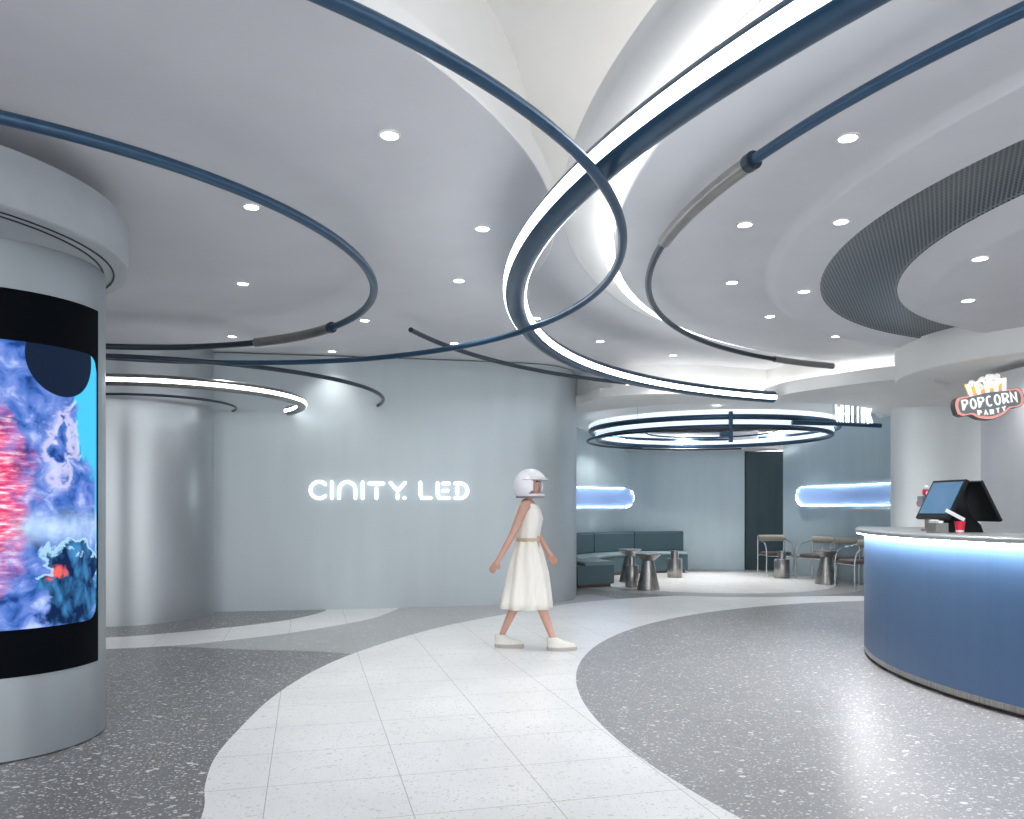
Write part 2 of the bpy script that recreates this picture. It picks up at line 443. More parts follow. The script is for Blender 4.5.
# ------------------------------------------------------------------ camera
cam = bpy.data.cameras.new('camera'); co = bpy.data.objects.new('camera', cam); C.objects.link(co)
co.location = (0, 0, 1.3); co.rotation_euler = (R(90), 0, 0)
cam.sensor_width = 36; cam.lens = 795 / 1024 * 36; cam.shift_y = 98.5 / 1024; cam.clip_start = .05
bpy.context.scene.camera = co
vs = bpy.context.scene.view_settings
vs.view_transform = 'Standard'; vs.look = 'None'; vs.gamma = 1; vs.exposure = 0.72; vs.use_curve_mapping = False
w = bpy.data.worlds.new('world'); bpy.context.scene.world = w; w.use_nodes = True
w.node_tree.nodes['Background'].inputs['Color'].default_value = (.95, .97, 1, 1)
w.node_tree.nodes["Background"].inputs["Strength"].default_value = 1.8

# ------------------------------------------------------------------ floor
ZM = 3.26; ZD = 3.10; ZL = 2.80
fl = MB()
fl.poly([(-8, -4), (12, -4), (12, 19), (-8, 19)], 0, mi=0)
pathL = cat_([(-1.05, -4), (-.75, -1), (-.95, 1.2), (-1.12, 2.4), (-1.30, 3.32), (-1.44, 3.73), (-1.545, 4.134), (-1.60, 4.614), (-1.645, 5.45), (-1.585, 6.302), (-1.408, 7.128), (-1.034, 8.138), (-.55, 9.06), (.643, 10.65), (1.52, 11.35), (2.4, 11.78)])
ringarc = circ(3.5, 14.2, 2.62, 14, R(245), R(285))
pathT = [(4.6, 11.75), (6.5, 11.7), (8.5, 11.4)]
discR = circ(6.1, 5.62, 5.63, 80, R(96), R(242))
fl.poly(pathL + [p for p in ringarc if p[0] > 2.6] + pathT + [(8.5, 10.7)] + discR + [(3.2, -4)], .001, mi=1)
fl.poly(cat_([(-6.5, 7.4), (-5.5, 7.34), (-4.08, 7.28), (-3.22, 7.49), (-2.73, 7.85), (-2.234, 8.36), (-1.71, 9.2), (-1.53, 9.84), (-1.45, 10.45)]) + [(-2.45, 10.3)] +
        cat_([(-2.35, 10.07), (-2.43, 9.67), (-2.62, 9.2), (-3.03, 8.7), (-3.55, 8.27), (-4.08, 7.98), (-5.5, 7.8), (-6.5, 7.8)]), .001, mi=1)
fl.poly([(-3.22, 7.46), (-2.4, 7.3), (-1.75, 7.2), (-1.35, 7.05)] + cat_([(-1.3, 7.4), (-1.034, 8.138), (-.55, 9.06), (.643, 10.65), (1.52, 11.35)]) + [(1.2, 12.0), (.3, 11.2), (-1.2, 10.6), (-1.5, 10.3), (-1.53, 9.84), (-1.71, 9.2), (-2.234, 8.36), (-2.73, 7.85)], .0006, mi=2)
fl.poly(circ(3.5, 14.2, 2.62, 72), .0014, mi=2)
fl.poly(circ(3.5, 14.2, 2.12, 72), .0018, mi=3)
fl.poly(circ(6.1, 5.62, 5.63, 160), .0005, mi=4)  # right disc, lightened to carry the reflected light in its colour
struct(fl, 'floor', ['t_dark', 't_white', 't_mid', 't_lounge', 't_dark_lit'], smooth=False, fix=False)

# ------------------------------------------------------------------ ceilings
# main ceiling with its egg-shaped recess
rc = (.45, 1.9); ra, rb = 2.15, 3.05
hole = [(rc[0] + ra * cos(2 * PI * i / 96), rc[1] + rb * sin(2 * PI * i / 96)) for i in range(96)]
front = cat_([(.1, 12.2), (.55, 12.0), (.95, 11.72), (1.2, 11.2), (1.55, 10.95), (2.2, 10.85), (2.9, 11.0), (3.62, 11.3)], 8)
frontR = cat_([(3.62, 11.3), (3.85, 10.6), (4.25, 9.9), (4.85, 9.3), (5.6, 8.9), (7.0, 8.6), (12, 8.5)], 8)
mb = MB()
mb.poly([(-8, -4), (12, -4), (12, 8.5)] + frontR[::-1][1:] + front[::-1][1:] + [(.1, 13.5), (-8, 13.5)], ZM, holes=[hole], flip=True)
struct(mb, 'ceiling', 'paint', smooth=False, fix=False)
mb = MB(); n = 96; prof = []
for k in range(13):
    q = PI / 2 * k / 12; prof.append((1 - .62 * (1 - cos(q)) * 1.0, ZM + .52 * sin(q)))
rings = []
for f, z in prof:
    rings.append([(rc[0] + (ra - (1 - f) * 1.5) * cos(2 * PI * i / n), rc[1] + (rb - (1 - f) * 1.5) * sin(2 * PI * i / n), z) for i in range(n)])
mb.loft(rings, cap=False)
top = [(p[0], p[1]) for p in rings[-1]]; mb.poly(top, prof[-1][1], flip=True)
struct(mb, 'ceiling_recess', 'paint_white', angle=80, fix=False)

# left round soffit: underside, lip and the wall rising into the recess
mb = MB(); c = (-3.46, 5.25)
mb.lathe([(0.02, ZD + .03), (2.55, ZD + .03), (2.75, ZD + .012), (3.0, ZD), (3.735, ZD)], (c[0], c[1], 0), 128)
mb.lathe([(3.735, ZD), (3.74, ZD + .004), (3.74, ZM - .03), (3.70, ZM - .01), (3.62, ZM + .02), (3.60, ZM + .7)], (c[0], c[1], 0), 128, mi=1)
struct(mb, 'ceiling_soffit_left', ['paint', 'paint_white'], angle=30)

def tilt_loft(mb, levels, n=128, mi=None):
    """levels: (cx, cy, r, z) circles joined in order, not necessarily concentric"""
    rings = [[(cx + r * cos(2 * PI * i / n), cy + r * sin(2 * PI * i / n), z) for i in range(n)] for cx, cy, r, z in levels]
    mb.loft(rings, cap=False)
# right round soffit: lip, step, grille ring, inner disc
mb = MB()
tilt_loft(mb, [(6.07, 4.77, 5.10, ZM + .7), (6.07, 4.77, 5.14, ZM + .12), (6.07, 4.77, 5.44, ZM + .0), (6.07, 4.77, 5.41, ZM - .03), (6.07, 4.77, 5.41, ZD + .012), (6.07, 4.77, 5.40, ZD), (6.15, 4.85, 4.9, ZD + .0), (6.2, 4.9, 4.44, ZD), (6.2, 4.9, 4.41, ZD - .005), (6.12, 4.85, 4.30, ZD - .045), (6.1, 4.84, 4.26, ZD - .05), (5.72, 5.02, 3.52, ZD - .05)])
struct(mb, 'ceiling_soffit_right', 'paint', angle=60)
mb = MB(); tilt_loft(mb, [(5.72, 5.02, 3.52, ZD - .05), (5.72, 5.02, 3.50, ZD - .035), (5.83, 5.06, 3.06, ZD - .035), (5.83, 5.06, 3.04, ZD - .05)])
struct(mb, 'ceiling_grille', 'grille', angle=60)
mb = MB(); tilt_loft(mb, [(5.83, 5.06, 3.04, ZD - .05), (5.82, 5.06, 2.99, ZD - .055), (5.74, 5.08, 2.76, ZD - .145), (5.74, 5.08, 2.72, ZD - .15), (5.74, 5.08, .01, ZD - .15)])
struct(mb, 'ceiling_disc', 'paint', angle=60)

# lounge ceiling and its two stepped fronts
mb = MB()
lf = cat_([(.1, 11.9), (.55, 11.75), (.96, 11.5), (1.2, 10.85), (1.55, 10.55), (2.2, 10.45), (2.9, 10.75), (3.5, 11.05)], 8)
lr = cat_([(3.5, 11.05), (3.62, 10.45), (3.98, 9.86), (4.45, 9.3), (5.2, 8.85), (7, 8.45), (12, 8.4)], 8)
mb.poly(lf + lr[1:] + [(12, 19), (.1, 19)], ZL, holes=[circ(3.5, 14.0, 2.75, 72)], flip=True)
mb.lathe([(2.75, ZL), (2.70, ZL + .10), (2.5, ZL + .15), (2.35, ZL + .10), (1.9, ZL + .2), (.01, ZL + .2)], (3.5, 14.0, 0), 72)
mb.wall(lf, ZL, ZL + .13); mb.wall(lr, ZL, ZL + .16)
mb.poly(lf + front[::-1], ZL + .13); mb.poly(lr + frontR[::-1], ZL + .16)
mb.wall(front, ZL + .13, ZM + .02); mb.wall(frontR, ZL + .16, ZM + .02)
struct(mb, 'ceiling_lounge', 'paint_white', angle=35)
# soffit band hugging the lounge wall
mb = MB(); mb.sector((3.4, 14.0, 0), 2.1, 3.3, 2.50, ZL + .02, R(48), R(112), 32)
struct(mb, 'ceiling_band', 'paint')
# drum over the serving counter
mb = MB(); c = (5.8, 8.36)
mb.lathe([(1.60, ZD + .0), (1.60, 2.74), (1.585, 2.72), (1.25, 2.72), (1.20, 2.735), (1.2, 2.775), (.01, 2.775)], (c[0], c[1], 0), 96)
struct(mb, 'ceiling_drum', 'paint_white', angle=50)
# glow put on the right lip, an added recess uplight, then lounge coves
def glow_band(name, cx, cy, r, z, a0, a1, wdt=.03, n=60):
    m_ = MB(); m_.sector((cx, cy, 0), r, r + wdt, z, z + .012, R(a0), R(a1), n); return struct(m_, name, 'lip_glow')
glow_band('ceiling_cove_and_added_glow', 6.07, 4.77, 5.42, ZD + .03, 100, 250, .075)  # glowing band stands in for the lit face of the right lip
m_ = MB(); m_.sector((6.07, 4.77, 0), 5.30, 5.33, ZM + .035, ZM + .06, R(120), R(240), 60); struct(m_, 'ceiling_cove_and_added_glow', 'added_uplight')  # unseen strip on the ledge, added to brighten the recess
m_ = MB(); m_.lathe([(5.42, ZM - .03), (5.70, ZM - .03), (5.74, ZM - .015), (5.76, ZM + .01)], (6.07, 4.77, 0), 128, a0=R(108), a1=R(250)); struct(m_, 'trim_2', 'paint_white', angle=60, fix=False)
for a, b in ((lf, front), (lr, frontR)):
    m_ = MB(); pts = [((p[0] * .35 + q[0] * .65), (p[1] * .35 + q[1] * .65)) for p, q in zip(a, b)]
    pts = [p for p in pts if 1.5 < p[0] < 7]
    m_.thick_wall(pts, ZL + .165, ZL + .18, .03); struct(m_, 'ceiling_cove_and_added_glow', 'led_cove')

# ------------------------------------------------------------------ walls
sign_wall = cat_([(-4.6, 9.75), (-3.72, 9.94), (-2.6, 10.14), (-1.3, 10.38), (0.0, 10.66), (.45, 10.82), (.72, 11.05), (.90, 11.45), (.96, 12.0), (.85, 12.6), (.5, 13.2), (-.2, 13.6)])
mb = MB(); mb.thick_wall(sign_wall, 0, 3.245, .15); struct(mb, 'wall_sign', 'steel_wall')
mb = MB(); mb.thick_wall([(x + .0, y + .05) for x, y in sign_wall], 3.243, 3.262, .08); struct(mb, 'gap_shade', 'black')  # black strip puts the shade of the gap above the wall into colour
mb = MB(); mb.lathe([(.93, 0), (.93, ZD + .2)], (-4.6, 9.61, 0), 96); struct(mb, 'wall_round', 'steel_round')
mb = MB(); mb.thick_wall([(-8, -4), (-8, 9.7), (-5.2, 9.9)], 0, ZM + .02, .15); struct(mb, 'wall_left', 'steel_wall')
back = cat_([(.2, 13.4), (.75, 14.2), (1.0, 15.0), (1.45, 15.8), (2.1, 16.4), (2.8, 16.72), (3.5, 16.82), (4.2, 16.78), (4.87, 16.65)])
mb = MB(); mb.thick_wall(back, 0, 2.95, .15); struct(mb, 'wall_back', 'steel_lounge')
right = cat_([(5.36, 15.72), (5.62, 15.2), (5.92, 14.5), (6.1, 13.8), (6.18, 13.1), (6.15, 12.5), (6.1, 12.1)])
mb = MB(); mb.thick_wall(right, 0, 2.95, .15); struct(mb, 'wall_lounge_right', 'steel_lounge')
mb = MB(); mb.thick_wall([(5.69, 11.95), (5.75, 11.88), (6.0, 11.75), (6.6, 11.45), (8.0, 11.0), (11.9, 10.4)], 0, 2.95, .12); struct(mb, 'wall_silver', 'steel_bright')
mb = MB(); mb.thick_wall([(5.1, 8.64), (5.1, 3.0)][::-1], 0, 2.71, -.0) if False else mb.box((5.2, 6.9, 1.355), (.2, 3.5, 2.71)); struct(mb, 'wall_kiosk', 'kiosk_panel')
mb = MB(); mb.box((11.95, 6, 1.6), (.1, 20, 3.3)); struct(mb, 'wall_right', 'paint_white')
mb = MB(); mb.box((5.35, 16.86, 1.25), (1.0, .08, 2.5)); mb.box((4.96, 16.80, 1.25), (.035, .05, 2.5)); struct(mb, 'door_1', 'door')

# ------------------------------------------------------------------ column with the curved screen
col = thing('screen_column', 'round grey metal column with a curved video screen and a wide drum collar, at left edge', 'column', (-2.917, 4.486, 0))
mb = MB(); mb.lathe([(.01, 0), (.545, 0), (.556, .008), (.556, 2.68)], n=96); mb.build('column_body', 'steel_column', col)
dc = (-3.325 + 2.917, 4.207 - 4.486, 0)
mb = MB(); mb.lathe([(.001, 2.672), (1.155, 2.672), (1.17, 2.684), (1.17, 2.945), (1.162, 2.953), (.72, 2.953), (.70, 2.96), (.70, 3.14), (.001, 3.14)], dc, n=128); mb.build('drum_collar', 'drum_metal', col)
for r_ in (1.03, 1.085):
    mb = MB(); mb.lathe([(r_, 2.6725), (r_, 2.667), (r_ + .009, 2.667), (r_ + .009, 2.6725)], dc, n=96); mb.build('slot_ring', 'black', col)
def curved(mb, r, z0, z1, a0, a1, n=64, uv=False):
    for i in range(n + 1):
        a = a0 + (a1 - a0) * i / n; mb.v += [(r * cos(a), r * sin(a), z0), (r * cos(a), r * sin(a), z1)]
    for i in range(n): mb.f.append([2 * i, 2 * i + 2, 2 * i + 3, 2 * i + 1]); mb.mi.append(0)
mb = MB(); mb.sector((0, 0, 0), .545, .563, .433, 2.42, R(-186), R(4), 80); glass = mb.build('screen_surround', 'black_glass', col)
# the lit picture with rounded corners
mb = MB(); a0, a1, z0, z1, rr = R(-182), R(1.5), .676, 2.157, .09; nn = 120; wid = (a1 - a0) * .565; uvs = []
for i in range(nn + 1):
    u = wid * i / nn; dd = min(u, wid - u); e = rr - math.sqrt(max(0, rr * rr - (rr - dd) ** 2)) if dd < rr else 0
    a = a1 - u / .565
    mb.v += [(.5645 * cos(a), .5645 * sin(a), z0 + e), (.5645 * cos(a), .5645 * sin(a), z1 - e)]; uvs += [(u, e), (u, z1 - z0 - e)]
for i in range(nn): mb.f.append([2 * i, 2 * i + 1, 2 * i + 3, 2 * i + 2]); mb.mi.append(0)
sc = mb.build('screen_picture', screen_mat(0, 0, 0), col, fix=False)
ul = sc.data.uv_layers.new(name='UVMap')
for lp in sc.data.loops: ul.data[lp.index].uv = uvs[lp.vertex_index]

# ------------------------------------------------------------------ hanging tubes
def arc3(cx, cy, r, z, a0, a1, n=120):
    return [(cx + r * cos(R(a0 + (a1 - a0) * i / n)), cy + r * sin(R(a0 + (a1 - a0) * i / n)), z) for i in range(n + 1)]
def simple_tube(name, label, seg, group=None):
    t = thing(name, label, 'ceiling tube', (seg[0][1], seg[0][2], seg[0][4]), group=group)
    o = Vector(t.location)
    for part, cx, cy, r, z, a0, a1, rad, mt in seg:
        mb = MB(); mb.tube([Vector(p) - o for p in arc3(cx, cy, r, z, a0, a1)], rad, 14); mb.build(part, mt, t)
        if part == 'sleeve':
            e = [Vector(p) - o for p in arc3(cx, cy, r, z, a0 - (.15 if a1 > a0 else -.15), a0 + (.5 if a1 > a0 else -.5), 2)]
            mb = MB(); mb.tube(e, rad + .0045, 14); mb.build('sleeve_collar', 'dark_tube', t)
    return t
def glow_tube(name, label, cx, cy, r, z, a0, a1, rad, mt='blue_tube', led='led', sides=(0, 1), wid=34, lift=-8):
    t = thing(name, label, 'light tube', (cx, cy, z)); P = [Vector(p) - Vector((cx, cy, z)) for p in arc3(cx, cy, r, z, a0, a1, 160)]
    mb = MB(); mb.tube(P, rad, 24, up=(0, 0, 1)); mb.build('tube_body', mt, t)
    for s in sides:
        base = 180 * s
        # section angle 0 points to the right of travel; lift tips the strip toward the floor
        q = -lift if s == 0 else 180 + lift
        q = lift if s == 0 else 180 - lift
        mb = MB(); mb.tube(P, rad + .0015, 7, up=(0, 0, 1), arcs=(R(q - wid), R(q + wid))); mb.build('light_strip', led, t, fix=False)
    return t
glow_tube('light_tube', 'thick glowing tube with blue underside sweeping from top right through the middle of the ceiling', 5.65, 5.40, 5.63, 2.78, -112, -247.3, .078, lift=-12, wid=21)
simple_tube('ceiling_tube', 'thin blue ceiling tube looping in front of the thick glowing tube', [('tube_body', -2.39, 4.37, 2.97, 2.64, -105, 125, .023, 'blue_tube')])
simple_tube('ceiling_tube', 'blue ceiling tube with a grey sleeve, curving round under the left round soffit', [
    ('tube_body', -3.41, 5.2, 2.47, 2.85, -110, 42, .028, 'blue_tube'), ('sleeve', -3.41, 5.2, 2.47, 2.85, 41, 66, .043, 'sleeve'), ('tube_body', -3.41, 5.2, 2.47, 2.85, 66, 125, .028, 'dark_tube')])
simple_tube('ceiling_tube', 'blue ceiling tube with a long grey sleeve under the right round soffit', [
    ('tube_body', 5.4, 5.11, 4.46, 2.95, -118, -163, .026, 'blue_tube'), ('sleeve', 5.4, 5.11, 4.46, 2.95, -162.6, -177.5, .04, 'sleeve'), ('tube_body', 5.4, 5.11, 4.46, 2.95, -177, -236, .024, 'dark_tube'), ('end_rod', 5.4, 5.11, 4.46, 2.95, -236, -248, .034, 'sleeve')])
simple_tube('ceiling_tube', 'thin dark tube running from the left soffit edge over the sign wall corner', [('tube_body', 4.23, 5.83, 5.39, 2.95, 163.5, 116, .024, 'dark_tube')])
simple_tube('ceiling_tube', 'thin dark tube ending in a hook against the sign wall, above the bright tube', [('tube_body', -4.0, 9.36, 2.45, 2.63, -112, 22.5, .022, 'dark_tube')])
glow_tube('light_tube', 'bright white tube ending at the sign wall beside the round steel wall', -3.88, 9.0, 1.45, 2.52, -112, 42, .058, mt='sleeve', lift=-6, wid=19)
simple_tube('ceiling_tube', 'thin short hooked tube below the bright tube, over the round steel wall', [('tube_body', -4.22, 9.36, .92, 2.51, -118, 37, .014, 'dark_tube')])

# lounge ring chandelier
rg = thing('ring_light', 'round ring chandelier of glowing and blue tubes over the lounge circle', 'chandelier', (3.5, 14.0, 2.67))
def ring(r, z, rad, mt, part, a0=0, a1=360, dx=0, dy=0):
    mb = MB()
    if abs(a1 - a0) == 360: mb.tube(arc3(dx, dy, r, z, 0, 360 - 360 / 120, 119), rad, 14, closed=True, up=(0, 0, 1))
    else: mb.tube(arc3(dx, dy, r, z, a0, a1, 90), rad, 14, up=(0, 0, 1))
    return mb.build(part, mt, rg)
ring(2.10, .07, .042, 'led_ring', 'glowing_ring'); ring(2.10, .0, .045, 'blue_tube', 'blue_ring')
ring(1.98, -.07, .042, 'led_ring', 'glowing_ring'); ring(1.98, -.135, .04, 'blue_tube', 'blue_ring')
ring(2.16, -.18, .022, 'dark_tube', 'thin_ring', 60, 300)
ring(1.12, -.03, .014, 'dark_tube', 'inner_ring')
mb = MB(); mb.box((-.24, -2.15, -.16), (.055, .05, .46)); mb.box((-.33, -2.15, -.27), (.14, .07, .07)); mb.build('hanger_post', 'blue_tube', rg)
mb = MB(); mb.tube([(.7, -2.07, -.09), (1.35, -2.05, -.10), (2.12, -1.88, -.115)], .035, 12); mb.build('rail', 'blue_tube', rg)
for a in range(45, 405, 90):
    mb = MB(); mb.tube([(2.17 * cos(R(a)), 2.17 * sin(R(a)), .03), (2.17 * cos(R(a)), 2.17 * sin(R(a)), .34)], .005, 6); mb.build('suspension_cable', 'chrome', rg)

# ------------------------------------------------------------------ lettering
def arcp(cx, cy, rx, ry, a0, a1, n=10): return [(cx + rx * cos(R(a0 + (a1 - a0) * i / n)), cy + ry * sin(R(a0 + (a1 - a0) * i / n))) for i in range(n + 1)]
H_ = 1.0
def T_map(org, right_, up_, out_):
    o, r, u, t = Vector(org), Vector(right_), Vector(up_), Vector(out_)
    return lambda x, y, z: tuple(o + r * x + u * y + t * z)
# CINITY. LED : strokes measured on a 20-unit tall band
a = Vector((-2.6, 10.14)); b = Vector((-.565, 10.535)); d = (b - a).normalized()
sg = thing('wall_sign', 'white glowing CINITY. LED letters on the long steel wall', 'sign', (a.x, a.y, 1.40))
fwd = Vector((d.y, -d.x))
Ts = T_map((fwd.x * .03, fwd.y * .03, 0), (d.x, d.y, 0), (0, 0, 1), (fwd.x, fwd.y, 0))
U = (b - a).length / 161.0      # one unit = one sign pixel
def letter(strokes, name):
    mb = MB()
    for st in strokes: mb.stroke([((x) * U, (y) * U) for x, y in st], 3.2 * U, .028, Ts, front=1)
    return mb.build(name, ['letter_side', 'led_letters'], sg, smooth=False)
letter([[(16.5, 15.7)] + arcp(10.8, 10, 8.4, 8.2, 62, 298, 16) + [(16.5, 4.2)]], 'letter')
letter([[(23, 2), (23, 18)]], 'letter')
letter([[(30.0, 2), (30.0, 10)] + arcp(38, 10.4, 7.9, 7.8, 180, 0, 12) + [(45.9, 2)]], 'letter')
letter([[(53, 2), (53, 18)]], 'letter')
letter([[(59.5, 16.8), (73.5, 16.8)], [(66.6, 12), (66.6, 2)]], 'letter')
letter([[(80.5, 17.6), (86.5, 10.6), (88.8, 10.6), (95, 17.6)], [(87.6, 6.0), (87.6, 2)]], 'letter')
letter([[(94.2, 2.4), (94.7, 2.4)]], 'full_stop')
letter([[(110.5, 18), (110.5, 5.5), (112, 2.4), (121, 2.4)]], 'letter')
letter([[(128, 17.5), (128, 5.5), (129.5, 2.4), (139.5, 2.4)], [(133.5, 17.2), (139.5, 17.2)], [(133.5, 9.8), (138.5, 9.8)]], 'letter')
letter([[(146, 17.4), (151, 17.4)] + arcp(151, 9.9, 7.6, 7.5, 85, -85, 12) + [(146, 2.4)], [(148, 12.6), (148, 7)]], 'letter')

# letters standing on the ring's rail
rs = thing('rail_sign', 'row of tall glowing white letters standing on the end of the ring light rail', 'sign', (4.86, 11.95, 2.585))
Tr = T_map((0, 0, 0), (.985, .17, 0), (0, 0, 1), (.17, -.985, 0))
GL = {'W': [[(0, 1), (.22, 0), (.5, .8), (.78, 0), (1, 1)]], 'H': [[(0, 0), (0, 1)], [(1, 0), (1, 1)], [(0, .5), (1, .5)]], 'I': [[(.5, 0), (.5, 1)]],
      'T': [[(0, 1), (1, 1)], [(.5, 1), (.5, 0)]], 'K': [[(0, 0), (0, 1)], [(1, 1), (.05, .5), (1, 0)]], 'A': [[(0, 0), (.5, 1), (1, 0)], [(.2, .4), (.8, .4)]], 'N': [[(0, 0), (0, 1), (1, 0), (1, 1)]],
      'P': [[(0, 0), (0, 1), (.6, 1), (.92, .94), (1, .78), (.92, .62), (.6, .54), (0, .54)]],
      'O': [[(.5 + .5 * cos(R(q)), .5 + .5 * sin(R(q))) for q in range(0, 361, 24)]],
      'C': [[(.5 + .5 * cos(R(q)), .5 + .5 * sin(R(q))) for q in range(50, 315, 22)]],
      'R': [[(0, 0), (0, 1), (.6, 1), (.95, .9), (1, .75), (.95, .6), (.6, .48), (0, .48)], [(.5, .46), (1, 0)]],
      'Y': [[(0, 1), (.5, .5), (1, 1)], [(.5, .5), (.5, 0)]]}
x = 0
for ch, wd in (('W', .085), ('H', .055), ('I', .02), ('T', .06), ('T', .06), ('I', .02), ('N', .055), ('K', .05)):
    mb = MB()
    for st in GL[ch]: mb.stroke([(x + p[0] * wd, p[1] * .27) for p in st], .012, .03, Tr, rnd=False, front=1)
    mb.build('letter', ['letter_side', 'led_letters'], rs, smooth=False); x += wd + .028

# hanging popcorn sign
pk = thing('hanging_sign', 'hanging POPCORN PARTY sign with a striped popcorn tub above the counter', 'sign', (4.50, 7.5, 2.30))
M['sign_face'] = mat('sign_grey', (.20, .22, .23), .4, emit=(.30, .32, .33), es=.1)
M['sign_pink'] = mat('sign_pink', (.75, .35, .30), .4, emit=(.95, .42, .34), es=.3)
M['popcorn'] = mat('popcorn', (.9, .88, .84), .6, emit=(1, .97, .92), es=.28)
M['sign_yellow'] = mat('sign_yellow', (.85, .50, .05), .4, emit=(1, .58, .08), es=.35)
M['sign_white'] = mat('sign_white', (.9, .9, .9), .4, emit=(1, 1, 1), es=.4)
u = .0090; ca, sa = cos(R(9)), sin(R(9))
Tp = T_map((0, 0, 0), (u * cos(R(-10)), u * sin(R(-10)), 0), (0, 0, u), (sin(R(-10)), -cos(R(-10)), 0))
def rotp(p): return (p[0] * ca - p[1] * sa, p[0] * sa + p[1] * ca)
def plate(mb, pts, z0, z1):
    pts = [rotp(p) for p in pts]; m = len(pts)
    tri = tessellate_polygon([[Vector((x, y, 0)) for x, y in pts]])
    mb.add([Tp(x, y, z0) for x, y in pts] + [Tp(x, y, z1) for x, y in pts], [tuple(t) for t in tri] + [tuple(i + m for i in t) for t in tri] + [(i, (i + 1) % m, (i + 1) % m + m, i + m) for i in range(m)])
outl = cat_([(-32, -7), (-33, 2), (-30, 9), (-22, 10), (0, 12), (22, 10), (30, 9), (33, 2), (32, -7), (27, -10), (19, -10), (12, -15), (0, -18), (-12, -15), (-19, -10), (-27, -10), (-32, -7)], 4)[:-1]
mb = MB(); plate(mb, [(x * 1.02, y * 1.04) for x, y in outl], -.10, 0); mb.build('sign_case', 'kick', pk, smooth=False)
mb = MB(); plate(mb, outl, 0, .008); mb.build('sign_border', 'sign_pink', pk, smooth=False)
mb = MB(); plate(mb, [(x * .915, y * .83 - .2) for x, y in outl], .006, .012); mb.build('sign_panel', 'sign_face', pk, smooth=False)
def word(text, x0, y0, h, wd, gap, sw, arch=0.0):
    xx = x0; tot = len(text) * (wd + gap)
    for ch in text:
        mb = MB()
        for st in GL[ch]:
            pp = []
            for p in st:
                X = xx + p[0] * wd; Y_ = y0 + p[1] * h + arch * ((X) / 30) ** 2; pp.append(rotp((X, Y_)))
            mb.stroke(pp, sw, .012, lambda a_, b_, z_: Tp(a_, b_, z_ + .011), rnd=False)
        mb.build('letter', 'sign_white', pk, smooth=False); xx += wd + gap
word('POPCORN', -26.3, -4.3, 10.2, 4.9, 2.95, 1.5)
word('PARTY', -12.8, -13.2, 4.6, 3.0, 2.9, 1.1, arch=8)
mb = MB()
tubp = [(-18, 27), (-14.5, 8), (14.5, 8), (18, 27)]
plate(mb, [(-19, 23), (-16, 8), (16, 8), (19, 23), (10, 19), (0, 18), (-10, 19)], -.06, .004); mb.build('popcorn_tub', 'sign_yellow', pk, smooth=False)
for k in (-1.0, -.52, 0, .52, 1.0):
    mb = MB(); plate(mb, [(k * 16 - 1.9, 9), (k * 16 + 1.9, 9), (k * 18 + 2.2, 19 + 3 * abs(k)), (k * 18 - 2.2, 19 + 3 * abs(k))], .004, .009)
    mb.build('tub_stripe', 'sign_white', pk, smooth=False)
random.seed(3)
mb = MB()
for k in range(34):
    px_ = random.uniform(-15, 15); py_ = random.uniform(16, 18 + 9 * math.sqrt(max(0, 1 - (px_ / 18) ** 2)))
    q = Tp(*rotp((px_, py_)), random.uniform(-.01, .02)); mb.sphere(q, random.uniform(.018, .028), 8, 6)
mb.build('popcorn', 'popcorn', pk)
mb = MB(); mb.tube([Tp(25, 6, -.05), (.62, .02, .06)], .018, 8); mb.box((.60, .02, .06), (.02, .12, .12)); mb.build('wall_bracket', 'black', pk)

# ------------------------------------------------------------------ serving counter
ct = thing('serving_counter', 'long curved blue serving counter with a grey metal top at right', 'counter', (6.16, 5.97, 0))
A0, A1 = R(147), R(240)
mb = MB(); mb.sector((0, 0, 0), 2.55, 3.215, .055, 1.075, A0, A1, 72, .004); mb.build('counter_front', 'counter', ct)
mb = MB(); mb.sector((0, 0, 0), 2.6, 3.17, 0, .055, A0, A1, 72); mb.build('counter_plinth', 'kick', ct)
mb = MB(); mb.sector((0, 0, 0), 3.10, 3.216, .03, .075, A0, A1, 72, .003); mb.build('kick_band', 'steel_dark', ct)
mb = MB(); mb.sector((0, 0, 0), 2.5, 3.29, 1.08, 1.12, A0 - .015, A1, 72, .012); mb.build('countertop', 'top_slab', ct)
mb = MB(); mb.sector((0, 0, 0), 3.252, 3.272, 1.074, 1.081, A0, A1, 72); mb.build('light_strip', 'led_counter', ct)

# point-of-sale terminal -------------------------------------------------------
pos = thing('cash_register_terminal', 'black two-screen sales terminal standing on the counter', 'terminal', (3.34, 5.98, 1.12), R(6)); pos.scale = (1.07, 1.07, 1.07)
def slab(mb, c, w_, h_, t, tilt, yaw=0):
    m_ = Matrix.Rotation(yaw, 3, 'Z') @ Matrix.Rotation(tilt, 3, 'Y'); mb.box(c, (t, w_, h_), rot=m_)
    return m_
mb = MB(); mb.loft([[(sx * .10 * k + ox, sy * .10 * k2, z) for sx, sy in ((-1, -1), (1, -1), (1, 1), (-1, 1))] for k, k2, ox, z in ((1.25, 1.1, 0, 0), (1.15, 1.0, 0, .05), (.55, .6, .01, .12), (.40, .55, 0, .20), (.55, .55, 0, .29))]); mb.build('stand', 'black', pos)
mb = MB(); m1 = slab(mb, (-.115, -.01, .225), .36, .30, .022, R(27)); s1 = mb.build('staff_screen', 'black', pos)
M['pos_lcd'] = noise_mat('pos_display', (.03, .14, .24), (.10, .17, .32), (3, 3, 3), .2); 
b_ = M['pos_lcd'].node_tree.nodes['Principled BSDF']; b_.inputs['Emission Color'].default_value = (.25, .42, .62, 1); b_.inputs['Emission Strength'].default_value = .10
